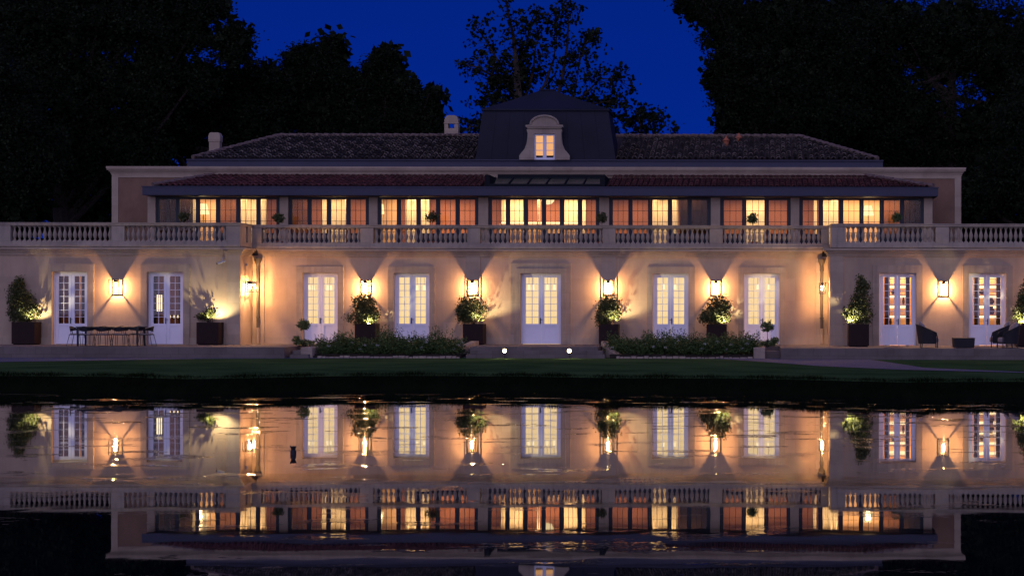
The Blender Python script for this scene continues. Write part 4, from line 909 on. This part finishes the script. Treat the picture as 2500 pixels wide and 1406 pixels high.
protos = [bed_proto(11, 1.0), bed_proto(12, .85), bed_proto(13, 1.1)]; used = set()
def hprof(px): 
    return float(np.interp(px, [776, 800, 840, 880, 915, 960, 1010, 1060, 1100, 1140, 1480, 1520, 1560, 1600, 1660, 1700, 1760, 1800, 1840], [.75, .95, 1.0, .95, .95, 1.15, 1.1, 1.15, .98, .75, .78, 1.1, 1.05, 1.1, 1.12, .98, .95, 1.05, 1.0]))
for (a, b2, lab, gr) in ((790, 1128, 'leafy shrub with white blooms in the dense flower bed left of the landing', 'shrubs of the left flower bed'), (1500, 1836, 'leafy shrub with white blooms in the dense flower bed right of the landing', 'shrubs of the right flower bed')):
    for row, Y in ((0, 64.35), (1, 65.2), (2, 66.1)):
        px = a + row * 6
        if row == 0: a_, b_ = (a, b2 - 8) if a < 1000 else (a + 18, b2)
        else: a_, b_ = a, b2
        px = a_ + 4
        while px < b_:
            k = random.randrange(3); o = protos[k]
            if k in used: o = copy_tree(o)
            used.add(k); hh_ = hprof(px); s = hh_ * (.66, .76, .82)[row] * random.uniform(.85, 1.08)
            o.location = (X(px, Y), Y + random.uniform(-.1, .1), .55); o.rotation_euler = (0, 0, random.uniform(-.6, .6)); o.scale = (random.uniform(.95, 1.2), random.uniform(.9, 1.1), s)
            o['label'] = lab; o['group'] = gr; px += random.uniform(34, 46)
# standards (lollipop trees) at the kerb blocks
def standard(px, py, rp, Y, zbase, label, m='leaf_l', low=True, st=.012, n=1100, size=.07, pot=False):
    x = X(px, Y); z = Z(py, Y); r = rp * Y / F; t = thing('standard_shrub', label, 'shrub', (x, Y, zbase))
    P = cloud([(x, Y, z, r, r, r * .85)], n, .07, 10); V, Fq = leaves(P, size); np_mesh('foliage', V, Fq, M[m], t)
    mb = MB(); mb.tube([(x, Y, zbase), (x + .01, Y, (z + zbase) / 2), (x, Y, z)], [st * 1.5, st, st * .8], 6)
    for k in range(5): a = k * 1.3; mb.tube([(x, Y, z - r * .7), (x + math.cos(a) * r * .6, Y + math.sin(a) * r * .6, z)], [st * .6, st * .3], 4)
    mb.build('stem', M['bark'], t)
    if pot:
        tp = thing('flower_pot', pot, 'pot', (x, Y, zbase - .32)); mb = MB(); mb.lathe([(.13, 0), (.19, .3), (.21, .3), (.21, .34)], x, Y, zbase - .32, 16); mb.build('pot_body', M['terracotta'], tp, smooth=False)
standard(742, 795, 16, 65.2, FL - .02, 'small ball-topped tree on thin stem before the leftmost middle door'); standard(1873, 796, 16, 65.2, FL - .02, 'small ball-topped tree on thin stem before the rightmost middle door')
for a, b2, lab in ((716, 770, 'low leafy ground bush at the foot of the left ball-topped tree'), (1850, 1900, 'low leafy ground bush at the foot of the right ball-topped tree')):
    shrub('low_bush', lab, 'bush', (X((a + b2) / 2, 65.4), 65.4, FL - .02), [pb((a + b2) / 2, 838, (b2 - a) / 2, 65.4, .35, 7), pb(a + 8 if a < 1000 else b2 - 8, 832, 9, 65.4, .2, 10)], 700, .07, 'leaf_l', .08, 5)
for px, py, rp, lab, m in ((448, 531, 13, 'small white-flowering bush behind the left wing balustrade', 'leaf'), (679, 533, 14, 'round bush before the first conservatory pier', 'leaf'), (1056, 532, 17, 'wide bush before the third window bay', 'leaf'),
                           (1469, 532, 15, 'round bush right of the middle window bay', 'leaf'), (1838, 533, 14, 'light open bush before the sixth window bay', 'leaf_l'), (2189, 530, 12, 'slim bush behind the right wing balustrade', 'leaf_l')):
    standard(px, py, rp, 69.35, 5.1, lab, m, st=.012, n=1000, size=.075, pot='terracotta pot under the ' + lab)
# ------------------------------------------------------------------ furniture
YT = 64.9
tx0, tx1 = X(196, YT), X(348, YT); tm = (tx0 + tx1) / 2
t = thing('dining_table', 'long dark outdoor dining table on thin legs before the left wing', 'table', (tm, YT, FL))
mb = MB(); mb.box(tx0, tx1, YT - .45, YT + .45, FL + .71, FL + .745); mb.box(tx0 + .05, tx1 - .05, YT - .4, YT - .37, FL + .65, FL + .709); mb.box(tx0 + .05, tx1 - .05, YT + .37, YT + .4, FL + .65, FL + .709); mb.build('table_top', M['dark'], t)
for sx in (0, 1):
    for sy in (-1, 1):
        x = tx0 + .06 if sx == 0 else tx1 - .06; mb = MB(); mb.box(x - .03, x + .03, YT + sy * .38 - .03, YT + sy * .38 + .03, FL, FL + .709); mb.build('leg', M['dark'], t)
def make_chair():
    t = thing('dining_chair', 'x', 'chair', (0, 0, 0), 'dark curved-back chairs round the dining table')
    for sx in (-1, 1):      # faces +y, back at -y
        for sy, sp_ in ((-1, .10), (1, .05)):
            mb = MB(); mb.tube([(sx * .21, sy * .2, .43), (sx * .25, sy * .2 + sy * sp_, 0)], [.012, .010], 6); mb.build('leg', M['dark'], t)
    mb = MB(); mb.box(-.23, .23, -.22, .22, .42, .44); mb.build('seat', M['dark'], t); mb = MB(); mb.box(-.21, .21, -.20, .21, .4405, .475); mb.build('seat_cushion', M['cushion'], t, bevel=.012)
    mb = MB(); vs = []; fs = []; n = 16
    for k in range(n + 1):
        a = PI + PI * k / n; c, s_ = math.cos(a), math.sin(a); front = abs(c); zt_ = .76 - .10 * front ** 2; zb_ = .56 + .04 * front
        for r, z in ((.27, zb_), (.30, zt_), (.275, zt_ + .005), (.25, zb_)): vs.append((c * r * 1.0, s_ * r * .9 + .0, z))
    for k in range(n):
        for q in range(4): fs.append((4 * k + q, 4 * k + 4 + q, 4 * k + 4 + (q + 1) % 4, 4 * k + (q + 1) % 4))
    fs += [(0, 1, 2, 3), (4 * n + 3, 4 * n + 2, 4 * n + 1, 4 * n)]
    mb.add(vs, fs); mb.build('backrest', M['dark'], t)
    mb = MB()
    for a in (1.15, 1.38, 1.62, 1.85): c, s_ = math.cos(a * PI), math.sin(a * PI); mb.tube([(c * .22, s_ * .2, .43), (c * .255, s_ * .235, .6)], .008, 5)
    mb.build('back_posts', M['dark'], t); return t
ch = make_chair(); first = True
spots = [(X(189, YT) - .02, YT, -PI / 2, 'dark chair at the left end of the dining table'), (X(358, YT), YT, PI / 2, 'dark chair at the right end of the dining table')]
for k, px in enumerate((224, 266, 308)): spots.append((X(px, YT), YT - .5, 0, ('left', 'middle', 'right')[k] + ' one of three dark chairs on the near side of the table'))
for k, px in enumerate((236, 279, 322)): spots.append((X(px, YT), YT + .5, PI, ('left', 'middle', 'right')[k] + ' one of three dark chairs between table and wall'))
for x, y, rz, lab in spots:
    o = ch if first else copy_tree(ch); first = False; o.location = (x, y, FL); o.rotation_euler = (0, 0, rz); o['label'] = lab
def make_armchair():
    t = thing('armchair', 'x', 'armchair', (0, 0, 0), 'dark wicker tub armchairs with light cushions')   # faces +x, back at -x
    mb = MB(); vs = []; fs = []; n = 22
    for k in range(n + 1):
        a = math.radians(52) + math.radians(256) * k / n; c, s_ = math.cos(a), math.sin(a); u = (1 - c) / 2
        zt_ = .52 + .36 * max(0, (u - .1) / .9) ** 1.0; ro = .40 + .10 * u
        for r, z in ((.40, .16), (ro, zt_), (ro - .035, zt_), (.365, .16)): vs.append((c * r * 1.0, s_ * min(r, .43) * .93, z))
    for k in range(n):
        for q in range(4): fs.append((4 * k + q, 4 * k + 4 + q, 4 * k + 4 + (q + 1) % 4, 4 * k + (q + 1) % 4))
    fs += [(0, 1, 2, 3), (4 * n + 3, 4 * n + 2, 4 * n + 1, 4 * n)]; mb.add(vs, fs); mb.build('wicker_shell', M['wicker'], t, smooth=False)
    mb = MB(); top = [vs[4 * k + 1] for k in range(n + 1)]; e0, e1 = top[0], top[-1]; arm = lambda e, s_: [(e[0] + .02, e[1], .0), (e[0] + .03, e[1], .42), (e[0] + .0, e[1], .53)]
    mb.tube(arm(e0, 1)[1:] + [Vector(p) + Vector((0, 0, .01)) for p in top] + list(reversed(arm(e1, -1)[1:])), .02, 7); mb.build('arm_rail', M['dark'], t, smooth=True)
    for sx, sy in ((1, 1), (1, -1), (-1, 1), (-1, -1)):
        mb = MB(); mb.tube([(sx * .27 + (.0 if sx < 0 else .02), sy * .30, .42 if sx > 0 else .2), (sx * .30, sy * .31, 0)], .02, 7); mb.build('leg', M['dark'], t)
    mb = MB(); mb.lathe([(.30, .2), (.34, .24), (.34, .36), (.30, .40), (.02, .41)], .03, 0, 0, 18); mb.build('seat_cushion', M['cushion'], t, smooth=True)
    mb = MB()
    for sy, xq, zq in ((.12, -.27, .80), (-.13, -.23, .74)):
        vs = []; fs = []; N, K = 8, 12
        for i in range(N + 1):
            th = PI * i / N
            for k in range(K): ph = 2 * PI * k / K; vs.append((xq + .09 * math.sin(th) * math.cos(ph) + .06 * math.cos(th) * -1, sy + .2 * math.copysign(abs(math.sin(th) * math.sin(ph)) ** .7, math.sin(ph)), zq + .2 * math.copysign(abs(math.cos(th)) ** .8, math.cos(th))))
        for i in range(N):
            for k in range(K): fs.append((i * K + k, i * K + (k + 1) % K, (i + 1) * K + (k + 1) % K, (i + 1) * K + k))
        mb.add(vs, fs)
    mb.build('back_cushion', M['cushion'], t, smooth=True); return t
YA = 63.6
ac = make_armchair(); ac.location = (X(2268, YA), YA, FL); ac['label'] = 'dark wicker armchair with pillows left of the low square table'
o = copy_tree(ac); o.location = (X(2460, YA - .1), YA - .1, FL); o.rotation_euler = (0, 0, PI + .2); o['label'] = 'nearer of two overlapping wicker armchairs right of the low square table'
o = copy_tree(ac); o.location = (X(2440, YA + .9), YA + .95, FL); o.rotation_euler = (0, 0, PI - .15); o['label'] = 'farther of two overlapping wicker armchairs right of the low square table'
x = X(2352, YA); t = thing('coffee_table', 'low dark wicker square table between the armchairs', 'table', (x, YA, FL)); wq = .40
mb = MB(); mb.add([(x - wq + .03, YA - .35, FL + .02), (x + wq - .03, YA - .35, FL + .02), (x + wq - .03, YA + .35, FL + .02), (x - wq + .03, YA + .35, FL + .02), (x - wq, YA - .38, FL + .36), (x + wq, YA - .38, FL + .36), (x + wq, YA + .38, FL + .36), (x - wq, YA + .38, FL + .36)], [(0, 3, 2, 1), (4, 5, 6, 7), (0, 1, 5, 4), (1, 2, 6, 5), (2, 3, 7, 6), (3, 0, 4, 7)]); mb.build('wicker_base', M['wicker'], t, bevel=.02)
mb = MB(); mb.box(x - wq - .005, x + wq + .005, YA - .385, YA + .385, FL + .365, FL + .385); mb.build('table_top', M['dark'], t, bevel=.006)
# post in the pond
Y = 27.1; x = X(716.5, Y); t = thing('mooring_post', 'small black flared post standing in the pond', 'post', (x, Y, -.3))
mb = MB(); mb.lathe([(.042, -.3), (.048, .03), (.048, .052), (.043, .064), (.034, .070), (.036, .09), (.052, .128), (.052, .136), (.03, .136)], x, Y, 0, 16); mb.build('post_body', M['dark'], t)
mb = MB(); mb.lathe([(.008, .13), (.008, .146)], x - .044, Y, 0, 8); mb.lathe([(.006, .13), (.006, .143)], x + .01, Y, 0, 8); mb.build('post_pin', M['dark'], t)
# ------------------------------------------------------------------ trees
def tree(label, Y, trunk, blobs, n, size=.26, name='tree', clump=.7, per=26, group=None, seed=1, shell=.5, limbs=10, ryk=1.0, m='tree'):
    rg = np.random.default_rng(seed); rd = random.Random(seed)
    bx0 = X(trunk[0], Y); t = thing(name, label, 'tree', (bx0, Y, .3), group)
    B = []
    for q in blobs:
        px, py, rx_, rz_ = q[:4]; k = Y / F; B.append((X(px, Y), Y + (q[4] if len(q) > 4 else 0), Z(py, Y), rx_ * k, max(1.2, min(rx_, rz_) * k * ryk), rz_ * k))
    P = cloud(B, int(n * 2.6), clump * 1.0, per * 2, rg, shell); V, Fq = leaves(P, size * .62, rg, .6)
    B2 = [(b[0], b[1] + .6, b[2], b[3] * .62, b[4] * .6, b[5] * .62) for b in B]; V2, F2 = leaves(cloud(B2, int(n * .5), .8, 20, rg, .4), .55, rg, .8); Fq = np.concatenate([Fq, F2 + len(V)]); V = np.concatenate([V, V2]); np_mesh('crown', V, Fq, M[m], t)
    top = Z(trunk[1], Y); mb = MB(); r0 = .35 + top * .015
    mid = Vector((bx0 + rd.uniform(-.4, .4), Y, .3 + (top - .3) * .5)); tp = Vector((X(trunk[2] if len(trunk) > 2 else trunk[0], Y), Y, top))
    mb.tube([(bx0, Y, .2), (bx0 + .05, Y, 1.2), mid, tp], [r0 * 1.25, r0, r0 * .7, r0 * .25], 9)
    for k in range(limbs):
        c = B[k % len(B)]; u = rd.uniform(.35, .9); s = Vector((bx0, Y, 1)).lerp(mid, min(1, u * 2)) if u < .5 else mid.lerp(tp, (u - .5) * 2)
        e_ = Vector((c[0] + rd.uniform(-.5, .5) * c[3], c[1] + rd.uniform(-.5, .5) * c[4], c[2] + rd.uniform(-.3, .7) * c[5]))
        m2 = s.lerp(e_, .55) + Vector((0, 0, -.06 * (e_ - s).length)); mb.tube([s, m2, e_], [r0 * .35, r0 * .2, .03], 6)
    mb.build('trunk', M['bark'], t); return t
BG = 'dark trees behind the house'
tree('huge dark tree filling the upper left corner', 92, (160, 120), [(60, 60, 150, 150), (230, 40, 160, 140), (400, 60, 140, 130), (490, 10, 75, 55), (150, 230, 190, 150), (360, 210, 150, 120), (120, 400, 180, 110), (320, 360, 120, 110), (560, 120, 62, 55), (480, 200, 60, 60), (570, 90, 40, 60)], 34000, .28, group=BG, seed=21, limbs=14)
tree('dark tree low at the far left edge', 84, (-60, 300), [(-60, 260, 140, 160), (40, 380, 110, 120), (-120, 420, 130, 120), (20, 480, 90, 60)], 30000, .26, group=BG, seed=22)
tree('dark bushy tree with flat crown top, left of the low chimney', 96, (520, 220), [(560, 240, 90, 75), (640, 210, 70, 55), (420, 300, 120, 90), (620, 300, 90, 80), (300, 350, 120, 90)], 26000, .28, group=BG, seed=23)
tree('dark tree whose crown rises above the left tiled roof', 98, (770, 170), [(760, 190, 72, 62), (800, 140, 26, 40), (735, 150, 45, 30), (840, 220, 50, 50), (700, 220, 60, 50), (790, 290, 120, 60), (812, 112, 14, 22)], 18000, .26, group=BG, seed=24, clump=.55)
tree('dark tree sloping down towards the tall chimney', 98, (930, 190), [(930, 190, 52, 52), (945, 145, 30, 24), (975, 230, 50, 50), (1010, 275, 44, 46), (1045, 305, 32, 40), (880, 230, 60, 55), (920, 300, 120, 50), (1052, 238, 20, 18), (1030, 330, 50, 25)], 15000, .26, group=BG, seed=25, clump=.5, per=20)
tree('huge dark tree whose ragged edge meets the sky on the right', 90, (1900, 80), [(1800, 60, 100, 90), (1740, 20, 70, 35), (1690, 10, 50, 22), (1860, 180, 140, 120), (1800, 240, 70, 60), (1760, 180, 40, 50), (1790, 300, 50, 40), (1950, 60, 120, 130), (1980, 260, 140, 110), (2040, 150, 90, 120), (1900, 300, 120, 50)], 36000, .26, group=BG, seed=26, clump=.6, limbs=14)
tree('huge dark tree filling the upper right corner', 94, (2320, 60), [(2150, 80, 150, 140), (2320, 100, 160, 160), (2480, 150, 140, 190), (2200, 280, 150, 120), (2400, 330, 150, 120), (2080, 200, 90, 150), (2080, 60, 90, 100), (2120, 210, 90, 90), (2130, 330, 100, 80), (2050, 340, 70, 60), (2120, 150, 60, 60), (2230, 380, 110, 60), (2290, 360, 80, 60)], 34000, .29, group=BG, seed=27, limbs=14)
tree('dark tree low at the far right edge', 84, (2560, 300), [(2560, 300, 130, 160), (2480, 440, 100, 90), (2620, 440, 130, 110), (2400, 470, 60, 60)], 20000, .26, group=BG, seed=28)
# open centre tree: branches carry leaf clusters
def branch_tree(label, Y, base, limbs, leaf_size, seed, spread=.45, group=BG, per=12, trunkr=.32):
    rg = np.random.default_rng(seed); rd = random.Random(seed); bx0 = X(base[0], Y); t = thing('tree', label, 'tree', (bx0, Y, .3), group)
    mb = MB(); z0 = Z(base[1], Y); mb.tube([(bx0, Y, .2), (bx0, Y, z0 * .5), (bx0, Y, z0)], [trunkr * 1.2, trunkr, trunkr * .75], 8); pts = []
    for lm in limbs:
        path = [Vector((X(px, Y), Y + rd.uniform(-1.2, 1.2), Z(py, Y))) for px, py in lm[0]]; r = lm[1]; dens = lm[2]; start = lm[3] if len(lm) > 3 else .2
        path[0].y = Y; rr = [r * (1 - .82 * i / (len(path) - 1)) for i in range(len(path))]; mb.tube(path, rr, 6)
        seg = [(path[i + 1] - path[i]).length for i in range(len(path) - 1)]; Ltot = sum(seg)
        nn = int(dens * Ltot * .6)
        for _ in range(nn):
            s = (start + (1 - start) * rd.random()) * Ltot; i = 0
            while i < len(seg) - 1 and s > seg[i]: s -= seg[i]; i += 1
            p = path[i].lerp(path[i + 1], min(1, s / seg[i])); dirv = Vector((rd.gauss(0, 1), rd.gauss(0, .8), rd.gauss(.25, .8))); q = p + dirv.normalized() * rd.uniform(.1, spread * 2)
            mb.tube([p, q], [.018, .008], 4)
            pts.append(np.array(q) + rg.normal(size=(per, 3)) * rd.uniform(.10, .2))
        for _ in range(2): pts.append(np.array(path[-1]) + rg.normal(size=(per, 3)) * .16)
    mb.build('trunk', M['bark'], t); V, Fq = leaves(np.concatenate(pts), leaf_size, rg, .75); np_mesh('crown', V, Fq, M['tree'], t); return t
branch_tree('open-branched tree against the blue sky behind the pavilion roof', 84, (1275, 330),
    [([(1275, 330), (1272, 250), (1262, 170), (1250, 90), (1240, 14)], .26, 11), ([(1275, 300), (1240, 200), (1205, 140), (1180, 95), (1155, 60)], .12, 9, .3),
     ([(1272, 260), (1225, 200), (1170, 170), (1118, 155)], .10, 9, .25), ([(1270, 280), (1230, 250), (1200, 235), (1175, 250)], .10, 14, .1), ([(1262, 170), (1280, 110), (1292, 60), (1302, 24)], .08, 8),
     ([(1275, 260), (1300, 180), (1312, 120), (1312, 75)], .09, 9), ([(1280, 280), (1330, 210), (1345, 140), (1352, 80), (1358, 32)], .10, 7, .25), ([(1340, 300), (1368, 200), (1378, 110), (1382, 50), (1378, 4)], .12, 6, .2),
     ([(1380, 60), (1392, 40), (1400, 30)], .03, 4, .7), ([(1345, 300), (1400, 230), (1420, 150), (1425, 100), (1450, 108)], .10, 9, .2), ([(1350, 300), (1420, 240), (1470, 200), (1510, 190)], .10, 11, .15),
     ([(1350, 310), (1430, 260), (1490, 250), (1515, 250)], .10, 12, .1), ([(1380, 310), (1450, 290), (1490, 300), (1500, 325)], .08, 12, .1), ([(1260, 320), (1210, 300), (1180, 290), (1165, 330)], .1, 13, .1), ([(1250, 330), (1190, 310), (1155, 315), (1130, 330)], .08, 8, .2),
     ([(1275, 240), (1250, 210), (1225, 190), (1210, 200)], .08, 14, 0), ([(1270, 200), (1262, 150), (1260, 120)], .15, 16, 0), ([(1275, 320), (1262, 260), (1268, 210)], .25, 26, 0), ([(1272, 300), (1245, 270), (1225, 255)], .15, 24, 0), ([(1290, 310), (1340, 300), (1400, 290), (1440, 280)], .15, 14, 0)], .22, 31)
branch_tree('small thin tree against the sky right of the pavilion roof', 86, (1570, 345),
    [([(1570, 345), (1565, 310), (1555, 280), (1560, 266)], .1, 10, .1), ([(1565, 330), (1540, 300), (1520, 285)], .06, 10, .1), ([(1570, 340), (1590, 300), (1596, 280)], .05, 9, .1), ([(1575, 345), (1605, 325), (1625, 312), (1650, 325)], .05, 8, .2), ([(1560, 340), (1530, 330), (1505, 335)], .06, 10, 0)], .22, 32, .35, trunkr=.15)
# low woodland closing the horizon behind everything
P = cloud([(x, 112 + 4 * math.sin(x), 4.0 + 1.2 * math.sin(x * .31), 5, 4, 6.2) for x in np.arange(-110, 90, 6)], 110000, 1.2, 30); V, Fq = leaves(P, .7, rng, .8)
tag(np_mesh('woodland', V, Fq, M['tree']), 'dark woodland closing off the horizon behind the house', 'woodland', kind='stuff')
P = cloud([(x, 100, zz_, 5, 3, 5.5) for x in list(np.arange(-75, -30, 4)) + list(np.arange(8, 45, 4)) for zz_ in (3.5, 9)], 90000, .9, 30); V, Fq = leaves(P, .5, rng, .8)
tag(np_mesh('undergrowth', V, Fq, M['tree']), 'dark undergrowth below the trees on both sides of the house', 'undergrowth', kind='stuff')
